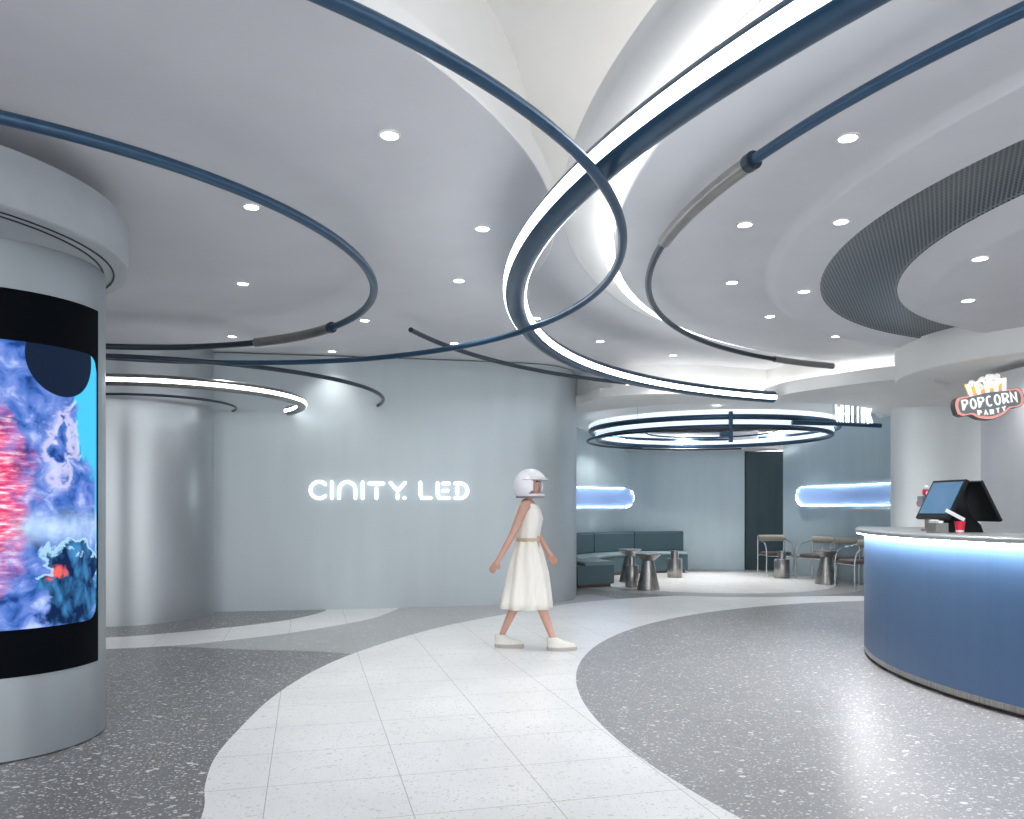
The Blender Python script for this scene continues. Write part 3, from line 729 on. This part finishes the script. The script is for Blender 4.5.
mb = MB(); m_ = Matrix.Rotation(R(27), 3, 'Y'); mb.box(Vector((-.115, -.01, .225)) + m_ @ Vector((-.0125, 0, .01)), (.004, .32, .245), rot=m_); mb.build('display', 'pos_lcd', s1)
mb = MB(); slab(mb, (.125, -.01, .215), .36, .31, .02, R(-28)); mb.build('customer_screen', 'black', pos)
t = thing('paper_cup', 'small red and white paper cup beside the sales terminal', 'cup', (3.20, 5.68, 1.12))
mb = MB(); mb.lathe([(.001, 0), (.024, 0), (.036, .085), (.033, .085), (.022, .004), (.001, .004)], n=24); cup = mb.build('cup_body', 'red', t)
mb = MB(); mb.lathe([(.0245, .004), (.0275, .022)], n=24); mb.build('white_band', 'white', t)
mb = MB(); mb.tube([(-.02, 0, .05), (.01, .0, .09)], .004, 6); mb.v = mb.v
t2 = MB(); t2.box((0, 0, .0), (.15, .005, .025), rot=Matrix.Rotation(R(28), 3, 'Y')); o = t2.build('receipt_paper', 'white', None, smooth=False); o.location = (3.155, 5.66, 1.25); tag(o, 'white slip of paper in front of the sales terminal screen', 'paper')
o.parent = None
bx = thing('napkin_box', 'small grey metal box at the left of the sales terminal', 'box', (3.06, 5.72, 1.12), R(10))
mb = MB(); mb.box((0, 0, .036), (.10, .10, .072)); mb.build('box_body', 'sleeve', bx, smooth=False)
mb = MB(); mb.box((-.02, 0, .08), (.012, .08, .03), rot=Matrix.Rotation(R(-25), 3, 'Y')); mb.box((.01, 0, .075), (.012, .08, .024), rot=Matrix.Rotation(R(15), 3, 'Y')); mb.build('napkins', 'white', bx, smooth=False)
pr = thing('card_reader', 'grey card reader on a slim post behind the sales terminal', 'card reader', (3.30, 6.32, 1.12), R(-10))
mb = MB(); mb.lathe([(.001, 0), (.045, 0), (.045, .012), (.012, .016), (.012, .20), (.001, .20)], n=20); mb.build('post', 'steel_dark', pr)
mb = MB(); mb.box((-.01, 0, .235), (.09, .12, .08)); mb.build('reader_body', 'grey_card', pr, smooth=False)
fg = thing('toy_figure', 'small red and white toy figure on a pole behind the sales terminal', 'toy', (3.36, 6.46, 1.12))
mb = MB(); mb.lathe([(.001, 0), (.035, 0), (.035, .01), (.006, .014), (.006, .28)], n=16); mb.build('pole', 'red', fg)
mb = MB(); mb.sphere((-.05, 0, .22), (.022, .02, .03), 12, 8); mb.sphere((0, 0, .31), (.026, .022, .034), 12, 8); mb.build('figure_body', 'red', fg)
mb = MB(); mb.sphere((0, -.012, .345), (.02, .02, .02), 12, 8); mb.sphere((.006, -.02, .30), (.015, .012, .018), 12, 8); mb.build('figure_head', 'white', fg)

# ------------------------------------------------------------------ lit wall niches
def niche(pts, z0, z1, label, rl, rr_):
    """stadium-shaped light box that follows the wall; pts run along the wall, round end on flagged sides"""
    P = [Vector(p) for p in cat_(pts, 14)]; Ls = [0]
    for i in range(1, len(P)): Ls.append(Ls[-1] + (P[i] - P[i - 1]).length)
    tot = Ls[-1]; h = (z1 - z0) / 2; zc = (z0 + z1) / 2
    def at(s):
        s = min(max(s, 0), tot)
        for i in range(1, len(P)):
            if Ls[i] >= s:
                f = (s - Ls[i - 1]) / (Ls[i] - Ls[i - 1]); p = P[i - 1].lerp(P[i], f); d_ = (P[i] - P[i - 1]).normalized(); return p, Vector((d_.y, -d_.x))
        return P[-1], Vector((0, -1))
    o = P[0].copy()
    t = thing('wall_light', label, 'wall light', (o.x, o.y, zc))
    def outline(inset):
        a = h - inset; pts_ = []
        for k in range(17): q = PI / 2 + PI * k / 16; pts_.append((h + a * cos(q), a * sin(q)) if rl else (inset if k else inset, a * (1 if k < 8 else -1)))
        for k in range(1, 30): pts_.append((h + (tot - 2 * h) * k / 30, -a))
        for k in range(17): q = -PI / 2 + PI * k / 16; pts_.append((tot - h + a * cos(q), a * sin(q)))
        for k in range(29, 0, -1): pts_.append((h + (tot - 2 * h) * k / 30, a))
        return pts_
    def W(s, z, out): p, nrm = at(s); q = p + nrm * out - o; return (q.x, q.y, z)
    O, I, I2 = outline(0), outline(.022), outline(.05); n = len(O)
    mb = MB(); mb.loft([[W(s, z, .0) for s, z in O], [W(s, z, .045) for s, z in O], [W(s, z, .045) for s, z in I], [W(s, z, .012) for s, z in I]], cap=False); mb.build('frame', 'steel_wall', t)
    mb = MB(); mb.loft([[W(s, z, .040) for s, z in I], [W(s, z, .014) for s, z in I]], cap=False); mb.build('light_strip', 'led_niche', t)
    mb = MB()
    # back panel as strips across the stadium
    m2 = 60; vs_ = []; fs_ = []
    for k in range(m2 + 1):
        s = .02 + (tot - .04) * k / m2; e = min(s, tot - s); a = h - .015
        hh = a if e > h else math.sqrt(max(0, 1 - ((h - e) / h) ** 2)) * a
        for j in range(7): vs_.append(W(s, -hh + 2 * hh * j / 6, .013))
    for k in range(m2):
        for j in range(6): fs_.append((k * 7 + j, (k + 1) * 7 + j, (k + 1) * 7 + j + 1, k * 7 + j + 1))
    mb.add(vs_, fs_); mb.build('panel', 'niche_blue', t, fix=False)
    return t
niche([(.98, 14.9), (1.42, 15.74), (2.06, 16.34), (2.55, 16.60)], 1.28, 1.74, 'horizontal pill-shaped glowing wall light at left above the sofa', True, True)
niche([(5.50, 15.38), (5.86, 14.6), (6.06, 13.8), (6.14, 13.1), (6.11, 12.4)], 1.31, 1.735, 'horizontal pill-shaped glowing wall light at right behind the chairs', True, True)

# ------------------------------------------------------------------ curved sofa
sf = thing('curved_sofa', 'dark teal curved banquette sofa against the lounge wall', 'sofa', (3.4, 14.0, 0))
segs = [(86.5, 112), (112, 138), (138, 164), (164, 190)]
mb = MB(); mb.sector((0, 0, 0), 1.95, 2.55, 0, .05, R(88), R(205), 40); mb.build('plinth', 'plinth_brown', sf)
for a_, b_ in ((86.5, 116), (116.2, 146), (146.2, 176), (176.2, 206)):
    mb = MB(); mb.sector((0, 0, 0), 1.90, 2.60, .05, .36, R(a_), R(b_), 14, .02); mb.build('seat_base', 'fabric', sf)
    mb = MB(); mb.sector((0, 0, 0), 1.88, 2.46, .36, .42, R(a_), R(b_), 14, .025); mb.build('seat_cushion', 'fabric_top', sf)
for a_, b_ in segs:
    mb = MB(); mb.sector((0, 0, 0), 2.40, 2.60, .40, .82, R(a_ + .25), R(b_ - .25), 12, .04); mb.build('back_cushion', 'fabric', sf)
mb = MB(); mb.box((.0, 0, 0), (.085, .012, .085)); o = mb.build('socket_plate', 'white', sf, smooth=False); o.location = (-.74, 1.745, .22); o.rotation_euler = (0, 0, R(22))

# ------------------------------------------------------------------ lounge tables
def cone_table(loc, label):
    t = thing('pedestal_table', label, 'table', loc, group='cone pedestal tables')
    mb = MB(); mb.lathe([(.001, 0), (.18, 0), (.182, .012), (.085, .455), (.085, .462)], n=40); mb.build('pedestal', 'steel_dark', t)
    mb = MB(); mb.lathe([(.08, .462), (.10, .47), (.20, .555), (.21, .562), (.21, .575), (.001, .575)], n=40); mb.build('tabletop', 'steel_dark', t)
    return t
ct1 = cone_table((2.175, 12.68, 0.002), 'cone-shaped steel pedestal table nearest of the tables before the sofa')
dup(ct1, (2.07, 14.0, .002), 0, 'cone-shaped steel pedestal table behind the others, closest to the curved sofa')
dup(ct1, (5.37, 13.6, .002), 0, 'cone-shaped steel pedestal table at right among the armchairs')
def stool(loc, label):
    t = thing('cylinder_side_table', label, 'side table', loc, group='stepped cylinder side tables')
    mb = MB(); mb.lathe([(.001, 0), (.135, 0), (.14, .008), (.14, .345), (.135, .352), (.07, .352)], n=36); mb.build('drum_base', 'steel_dark', t)
    mb = MB(); mb.lathe([(.072, .352), (.072, .49), (.068, .50), (.001, .50)], n=30); mb.build('neck', 'steel_dark', t)
    return t
s1 = stool((3.05, 14.9, .002), 'stepped steel cylinder side table at the right end of the sofa')
s1b = dup(s1, (1.97, 13.05, .002), 0, 'stepped steel cylinder side table squeezed between the two cone tables'); s1b.scale = (.8, .8, 1.02)
dup(s1, (5.01, 14.76, .002), 0, 'stepped steel cylinder side table in front of the beige chair by the dark door')

# ------------------------------------------------------------------ chairs
def chair(loc, rz, label):
    """faces local -Y"""
    t = thing('armchair', label, 'chair', loc, rz, group='tubular lounge chairs')
    r = .0125
    for s in (-1, 1):
        x = s * .27
        mb = MB(); mb.tube(cat_([(x, -.22, 0), (x, -.22, .30), (x, -.215, .46), (x, -.17, .585), (x, -.08, .64), (x, .05, .66), (x, .20, .70)], 6), r, 10); mb.build('front_leg', 'chrome', t)
        mb = MB(); mb.tube(cat_([(x, .22, 0), (x, .22, .3), (x, .225, .5), (x, .225, .76)], 5), r, 10); mb.build('rear_leg', 'chrome', t)
        mb = MB(); mb.tube([(x, -.22, .40), (x, .22, .40)], .010, 8); mb.build('side_rail', 'chrome', t)
    mb = MB(); mb.tube([(-.27, -.2, .385), (.27, -.2, .385)], .010, 8); mb.build('cross_rail', 'chrome', t)
    mb = MB(); mb.tube([(-.27, .2, .385), (.27, .2, .385)], .010, 8); mb.build('cross_rail', 'chrome', t)
    def pill(cx, cy, z, w_, d_, r_, n_=24):
        out = []
        for i in range(n_):
            q = 2 * PI * i / n_; sx = math.copysign(abs(cos(q)) ** .45, cos(q)); sy = math.copysign(abs(sin(q)) ** .45, sin(q))
            out.append((cx + sx * w_ / 2 * r_, cy + sy * d_ / 2 * r_, z))
        return out
    mb = MB(); mb.loft([pill(0, 0, z, .50, .46, k) for z, k in ((.395, .93), (.41, 1), (.445, 1), (.46, .92))]); mb.build('seat', 'brown', t)
    mb = MB(); mb.tube([(-.255, .225, .715), (-.25, .225, .715), (.25, .225, .715), (.255, .225, .715)], [.05, .062, .062, .05], 20); mb.build('backrest', 'beige', t)
    return t
c1 = chair((5.07, 15.28, 0.002), R(4), 'tubular chair with beige bolster back in front of the dark doorway')
dup(c1, (5.56, 14.52, .002), R(-60), 'tubular chair behind the right cone table, turned sideways')
dup(c1, (5.86, 13.84, .002), R(-30), 'tubular chair with beige bolster beside the glowing wall light, farthest right')
dup(c1, (5.62, 12.95, .002), R(-80), 'tubular chair nearest the end of the blue counter')

# ------------------------------------------------------------------ downlights
def downlight(x, y, z, label, grp, power=14, r=.042):
    t = thing('downlight', label, 'downlight', (x, y, z), group=grp)
    mb = MB(); mb.lathe([(r, 0), (r * 1.3, 0), (r * 1.3, -.006), (r * 1.02, -.008), (r, -.001)], n=24); mb.build('trim_ring', 'paint_white', t)
    mb = MB(); mb.lathe([(.0005, -.003), (r, -.003)], n=24); mb.build('lens', 'lamp', t)
    l = bpy.data.lights.new('lamp', 'SPOT'); l.energy = power * LP; l.spot_size = R(110); l.spot_blend = .9; l.shadow_soft_size = .05; l.color = (1, .99, .97)
    o = bpy.data.objects.new('lamp', l); C.objects.link(o); o.parent = t; o.location = (0, 0, -.02)
    return t
LP = 2.4
def pos_of(px_, py_, z): Y_ = (z - 1.3) * 795 / (508 - py_); return ((px_ - 512) / 795 * Y_, Y_)
g = 'downlights in the left round soffit'
for (x, y), lb in (((-.59, 3.83), 'round downlight in the left soffit nearest the viewer'), ((-1.58, 4.82), 'round downlight inside the left blue tube curve, upper one'), ((-.19, 5.11), 'round downlight at right of the left soffit beside the glowing tube'),
                   ((-.42, 6.28), 'round downlight in the left soffit just before the thin tube crossing'), ((-2.19, 6.47), 'round downlight inside the left blue tube curve, lower one'), ((-1.41, 7.61), 'round downlight in the left soffit beside the grey tube sleeve'), ((-2.93, 8.32), 'round downlight at the far edge of the left soffit')):
    downlight(x, y, ZD - .001 if math.hypot(x + 3.46, y - 5.25) > 2.7 else ZD + .029, lb, g)
g = 'downlights in the right round soffit'
for (px_, py_), lb in (((848, 137), 'round downlight in the right soffit, nearest and largest'), ((745, 224), 'round downlight under the sleeved tube of the right soffit'), ((841, 221), 'round downlight just outside the dark grille, upper one'), ((732, 282), 'round downlight in the right soffit, left end of its row'),
                       ((804, 291), 'round downlight just outside the dark grille, lower one'), ((770, 316), 'round downlight in the right soffit above the tube tail'), ((836, 336), 'round downlight at the far edge of the right soffit')):
    z = ZD - .05 if (px_, py_) in ((841, 221), (804, 291)) else ZD
    x, y = pos_of(px_, py_, z); downlight(x, y, z - .001, lb, g)
for (px_, py_), lb in (((980, 258), 'round downlight in the inner disc within the grille, upper one'), ((968, 300), 'round downlight in the inner disc within the grille, lower one')):
    x, y = pos_of(px_, py_, ZD - .15); downlight(x, y, ZD - .151, lb, 'downlights in the inner ceiling disc', r=.045)
g = 'downlights in the flat ceiling before the lounge'
for (px_, py_), lb in (((536, 318), 'small downlight seen inside the glowing tube bend'), ((600, 341), 'small downlight right of the tube bend'), ((673, 355), 'small downlight before the lounge ceiling step'), ((454, 343), 'small downlight over the sign wall where two thin tubes cross'), ((332, 351), 'small downlight over the sign wall near the grey sleeve')):
    x, y = pos_of(px_, py_, ZM); downlight(x, y, ZM - .001, lb, g, r=.045)
g = 'downlights in the lounge ceiling'
for (x, y), lb in (((2.0, 15.4), 'small downlight over the curved sofa'), ((3.5, 15.9), 'small downlight over the back of the lounge'), ((5.0, 15.3), 'small downlight over the chair by the door'), ((3.4, 13.2), 'small downlight over the middle of the lounge, inside the ring light')):
    downlight(x, y, ZL + .14, lb, g, 60, r=.04)
# unseen fill lamps added behind the viewpoint
g = 'added fill lamps behind the viewpoint'
def area(x, y, z, sx, sy, e, rot=(0, 0, 0), col_=(1, 1, 1)):
    t = thing('added_fill_panel', 'unseen square fill light panel added over the hall', 'ceiling light', (x, y, z), group='added fill panels of the hall')
    mb = MB(); mb.box((0, 0, 0), (sx + .06, sy + .06, .03)); mb.build('frame', 'paint_white', t, smooth=False)
    l = bpy.data.lights.new('lamp', 'AREA'); l.shape = 'RECTANGLE'; l.size = sx; l.size_y = sy; l.energy = e; l.color = col_
    o = bpy.data.objects.new('lamp', l); C.objects.link(o); o.parent = t; o.location = (0, 0, -.02); o.rotation_euler = rot
downlight(5.75, 10.2, ZL - .001, 'added round downlight behind the drum, brightening the silver wall', 'added downlights before the silver wall', 80)  # added to brighten the silver wall, no such lamp in view
downlight(5.0, 7.7, 2.774, 'round downlight inside the drum recess behind the hanging sign', 'downlight in the drum', 14)
area(-4.5, -1.5, 3.2, 1.2, 1.2, 60); area(4.6, -2.5, 3.2, 1.2, 1.2, 60)  # panels out of view, added as fill light

# ------------------------------------------------------------------ the walking person
pe = thing('person', 'person in white helmet and cream sleeveless dress walking across the pale floor', 'person', (.167, 7.35, 0.001))
def skin_obj(name, verts, edges, radii, mt, parent, sub=2, root=0):
    me = bpy.data.meshes.new(name); me.from_pydata(verts, edges, []); me.materials.append(M[mt])
    o = bpy.data.objects.new(name, me); C.objects.link(o); o.parent = parent
    o.modifiers.new('skin', 'SKIN'); o.modifiers['skin'].use_smooth_shade = True
    sv = me.skin_vertices
    if not sv: 
        me.attributes.new('skin', 'FLOAT2', 'POINT')
    for i, r in enumerate(radii):
        rr2 = r if isinstance(r, tuple) else (r, r)
        me.skin_vertices[0].data[i].radius = rr2; me.skin_vertices[0].data[i].use_root = (i == root)
    s = o.modifiers.new('sub', 'SUBSURF'); s.levels = sub; s.render_levels = sub
    return o
V = []; E_ = []; RD = []
def vtx(p, r, link=None):
    V.append(p); RD.append(r)
    if link is not None: E_.append((link, len(V) - 1))
    return len(V) - 1
pel = vtx((-.01, 0, .84), (.10, .12)); wst = vtx((-.015, 0, 1.02), (.08, .105), pel); chs = vtx((-.01, 0, 1.20), (.095, .125), wst); upc = vtx((-.02, 0, 1.30), (.07, .09), chs)
nk = vtx((-.015, 0, 1.38), .045, upc); hd = vtx((.0, 0, 1.44), .05, nk)
for s, hipx, kn, an, heel, toe in ((-1, .0, (.075, -.075, .47), (.205, -.092, .11), (.20, -.097, .05), (.29, -.10, .03)), (1, -.02, (-.10, .085, .47), (-.255, .07, .13), (-.27, .068, .055), (-.18, .065, .03))):
    h = vtx((hipx, s * .085, .80), .085, pel); k0 = vtx((hipx * .5 + kn[0] * .5, kn[1], .63), .066, h); k = vtx(kn, .048, k0)
    cf = vtx(tuple(kn[i] * .62 + an[i] * .38 for i in range(3)), .047, k); a_ = vtx(an, .030, cf); he = vtx(heel, .024, a_); vtx(toe, .018, he)
hands = []
for s, sh, el, wr in ((-1, (-.055, -.165, 1.315), (-.165, -.215, 1.05), (-.29, -.20, .835)), (1, (.0, .165, 1.315), (.065, .215, 1.06), (.175, .17, .885))):
    a_ = vtx(sh, .048, upc); m1_ = vtx(tuple((sh[i] + el[i]) / 2 for i in range(3)), .041, a_); e_ = vtx(el, .035, m1_)
    f_ = vtx(tuple(el[i] * .65 + wr[i] * .35 for i in range(3)), .034, e_); w_ = vtx(wr, (.024, .022), f_)
    d_ = (Vector(wr) - Vector(el)).normalized(); pm = vtx(tuple(Vector(wr) + d_ * .06), (.032, .022), w_); hands.append((s, Vector(wr), d_))
body = skin_obj('body', V, E_, RD, 'skin', pe)
# fingers: five short chains per hand, rooted in the palm
for s, wr, d_ in hands:
    side = d_.cross(Vector((0, s, 0))).normalized(); inn = Vector((0, -s, 0))
    for k, (off, ln, rr3) in enumerate(((-.024, .070, .0082), (-.008, .078, .0085), (.008, .072, .0082), (.023, .058, .0075))):
        b0 = wr + d_ * .065 + side * off; p1 = b0 + d_ * ln * .45 + inn * .006; p2 = p1 + d_ * ln * .3 + inn * .014; p3 = p2 + d_ * ln * .2 + inn * .016
        mb = MB(); mb.tube(cat_([tuple(b0 - d_ * .02), tuple(b0), tuple(p1), tuple(p2), tuple(p3)], 3), [rr3 * q for q in [1] * 9 + [.95, .9, .85, .6]], 8); mb.build('finger', 'skin', body)
    b0 = wr + d_ * .025 + side * -.02; mb = MB(); mb.tube(cat_([tuple(b0), tuple(b0 + side * -.02 + d_ * .02 + inn * .008), tuple(b0 + side * -.026 + d_ * .045 + inn * .016)], 4), .0095, 8); mb.build('thumb', 'skin', body)
# head: shaped ellipsoid with face
yaw = Matrix.Rotation(R(-22), 3, 'Z')     # she looks ahead, slightly to the viewer
hc = Vector((.0, 0, 1.515))
def HP(x, y, z): v = yaw @ Vector((x, y, z)); return tuple(hc + v)
mb = MB(); rings = []
for z, fr, bk, wd in ((-.115, .062, -.01, .022), (-.10, .078, .03, .042), (-.07, .086, .062, .056), (-.04, .086, .082, .064), (-.01, .088, .092, .069), (.025, .086, .097, .072), (.06, .080, .094, .070), (.09, .06, .078, .056), (.11, .03, .045, .03)):
    ring_ = []
    for i in range(24):
        q = 2 * PI * i / 24; x_ = cos(q) * (fr if cos(q) > 0 else bk); ring_.append(HP(x_, sin(q) * wd, z))
    rings.append(ring_)
mb.loft(rings); hdm = mb.build('head', 'skin', body, angle=80)
mb = MB(); mb.loft([[HP(.080 + (.004 if i == 0 else 0) + a * .9, y * k, z) for i, y in enumerate((0, -.012, .012))] for z, a, k in ((.015, 0, .6), (-.02, .018, .9), (-.036, .024, 1.2), (-.044, .006, 1.0))]); mb.build('nose', 'skin', hdm, angle=80)
for s in (-1, 1):
    mb = MB(); mb.sphere(HP(.079, s * .030, .006), (.010, .012, .008), 10, 6); mb.build('eye', 'eye', hdm)
    mb = MB(); mb.sphere(HP(.0885, s * .030, .006), .0045, 8, 6); mb.build('pupil', 'hair', hdm)
    mb = MB(); mb.tube([HP(.084, s * .016, .026), HP(.086, s * .03, .031), HP(.078, s * .043, .026)], .0035, 6); mb.build('eyebrow', 'hair', hdm)
    mb = MB(); mb.sphere(HP(-.002, s * .072, -.012), (.016, .008, .028), 10, 8); mb.build('ear', 'skin', hdm)
mb = MB(); mb.sphere(HP(.086, 0, -.065), (.008, .021, .007), 12, 8, rot=yaw); mb.build('mouth', 'lip', hdm)
# dark hair under the helmet
mb = MB(); vs_ = []; 
def shell(mb, rx, ry, rz, keep, cz=0.0, n=48, m_=30):
    idx = {}
    vv = []
    for i in range(m_ + 1):
        for j in range(n):
            p = PI * i / m_; q = 2 * PI * j / n; vv.append((rx * sin(p) * cos(q), ry * sin(p) * sin(q), rz * cos(p) + cz))
    fs = []
    for i in range(m_):
        for j in range(n):
            f = (i * n + j, (i + 1) * n + j, (i + 1) * n + (j + 1) % n, i * n + (j + 1) % n)
            c_ = [sum(vv[k][a] for k in f) / 4 for a in range(3)]
            if keep(*c_): fs.append(f)
    mb.add([HP(*v) for v in vv], fs)
shell(mb, .100, .082, .115, lambda x, y, z: not (x > .035 and z < .062) and z > -.09 and not (x > .0 and z < -.01)); hair = mb.build('hair', 'hair', hdm, angle=80)
so = hair.modifiers.new('thick', 'SOLIDIFY'); so.thickness = .008
mb = MB(); shell(mb, .155, .14, .152, lambda x, y, z: not (x > .035 and -.085 < z < .05 and abs(y) < .118) and z > -.115, cz=-.012)
hl = mb.build('helmet', 'helmet', pe, angle=80); so = hl.modifiers.new('thick', 'SOLIDIFY'); so.thickness = .018; so.offset = 0
mb = MB(); P_ = [HP(.158 * cos(q) + .006, .142 * sin(q), .048) for q in [R(-100 + 200 * i / 40) for i in range(41)]]; mb.tube(P_, .006, 8); mb.build('helmet_brim', 'helmet', hl)
mb = MB(); mb.tube([HP(.128 * cos(2 * PI * i / 40), .115 * sin(2 * PI * i / 40), -.113) for i in range(40)], .010, 8, closed=True); mb.build('helmet_collar', 'grey_card', hl)
# dress: bodice and flared skirt as one piece of cloth with soft folds
mb = MB(); rings = []
for z, cx_, rx, ry, fold in ((1.345, -.02, .060, .105, 0), (1.325, -.02, .092, .135, 0), (1.28, -.015, .112, .146, 0), (1.20, -.005, .124, .154, 0), (1.12, -.01, .108, .138, .003), (1.02, -.02, .096, .122, .006), (1.0, -.02, .096, .122, .006), (.94, -.02, .118, .142, .008), (.84, -.025, .150, .165, .010), (.70, -.020, .180, .178, .012), (.56, -.028, .205, .190, .014), (.44, -.035, .222, .198, .018), (.375, -.04, .230, .20, .021)):
    rings.append([(cx_ + (rx + fold * sin(9 * q + z * 3)) * cos(q), (ry + fold * sin(9 * q + z * 3)) * sin(q), z + (.02 * cos(q) * 0)) for q in [2 * PI * i / 72 for i in range(72)]])
mb.loft(rings, cap=False); dr = mb.build('dress', 'dress', pe, angle=80); so = dr.modifiers.new('thick', 'SOLIDIFY'); so.thickness = .004; so.offset = 1
mb = MB(); mb.lathe([(.0, 0)], n=3) if False else None
ringb = [(-.02 + .105 * cos(q), .131 * sin(q)) for q in [2 * PI * i / 48 for i in range(48)]]
mb = MB(); mb.loft([[(x, y, .992) for x, y in ringb], [(x * 1.03, y * 1.03, .998) for x, y in ringb], [(x * 1.03, y * 1.03, 1.018) for x, y in ringb], [(x, y, 1.024) for x, y in ringb]], cap=False); mb.build('belt', 'belt', dr)
# trainers
for heel, ang, tl in (((.155, -.097, .0), R(2), 0), ((-.325, .068, .0), R(-2), R(5))):
    sh = bpy.data.objects.new('shoe', None)
    m_ = Matrix.Rotation(ang, 3, 'Z'); 
    def SP(x, y, z): v = m_ @ Vector((x, y, z)); return (heel[0] + v.x, heel[1] + v.y, heel[2] + v.z)
    def foot_outline(k, z, lx=.0, l=.265):
        o_ = []
        for i in range(28):
            q = 2 * PI * i / 28; x_ = (1 - cos(q)) / 2; wv = .5 * sin(q); w_ = .075 + .028 * sin(PI * min(1, x_ * 1.2)) 
            o_.append(SP(lx + x_ * (l - lx), math.copysign(abs(sin(q)) ** .7, sin(q)) * w_ / 2 * k, z))
        return o_
    mb = MB(); mb.loft([foot_outline(1.05, .0), foot_outline(1.12, .008, -.006, .272), foot_outline(1.1, .03, -.006, .27), foot_outline(1.0, .034)]); sole = mb.build('shoe_sole', 'sole', pe)
    mb = MB(); mb.loft([foot_outline(1.04, .03, 0, .262), foot_outline(1.02, .048, 0, .26), foot_outline(.97, .064, .0, .245), foot_outline(.90, .078, -.002, .19), foot_outline(.84, .092, -.004, .145), foot_outline(.80, .118, -.004, .105)]); up_ = mb.build('shoe_upper', 'shoe', pe)
    mb = MB()
    for q in range(3): x_ = .105 + q * .025; mb.tube([SP(x_, -.026, .082 - q * .006), SP(x_ + .004, 0, .09 - q * .007), SP(x_, .026, .082 - q * .006)], .004, 6)
    mb.build('laces', 'white', up_)
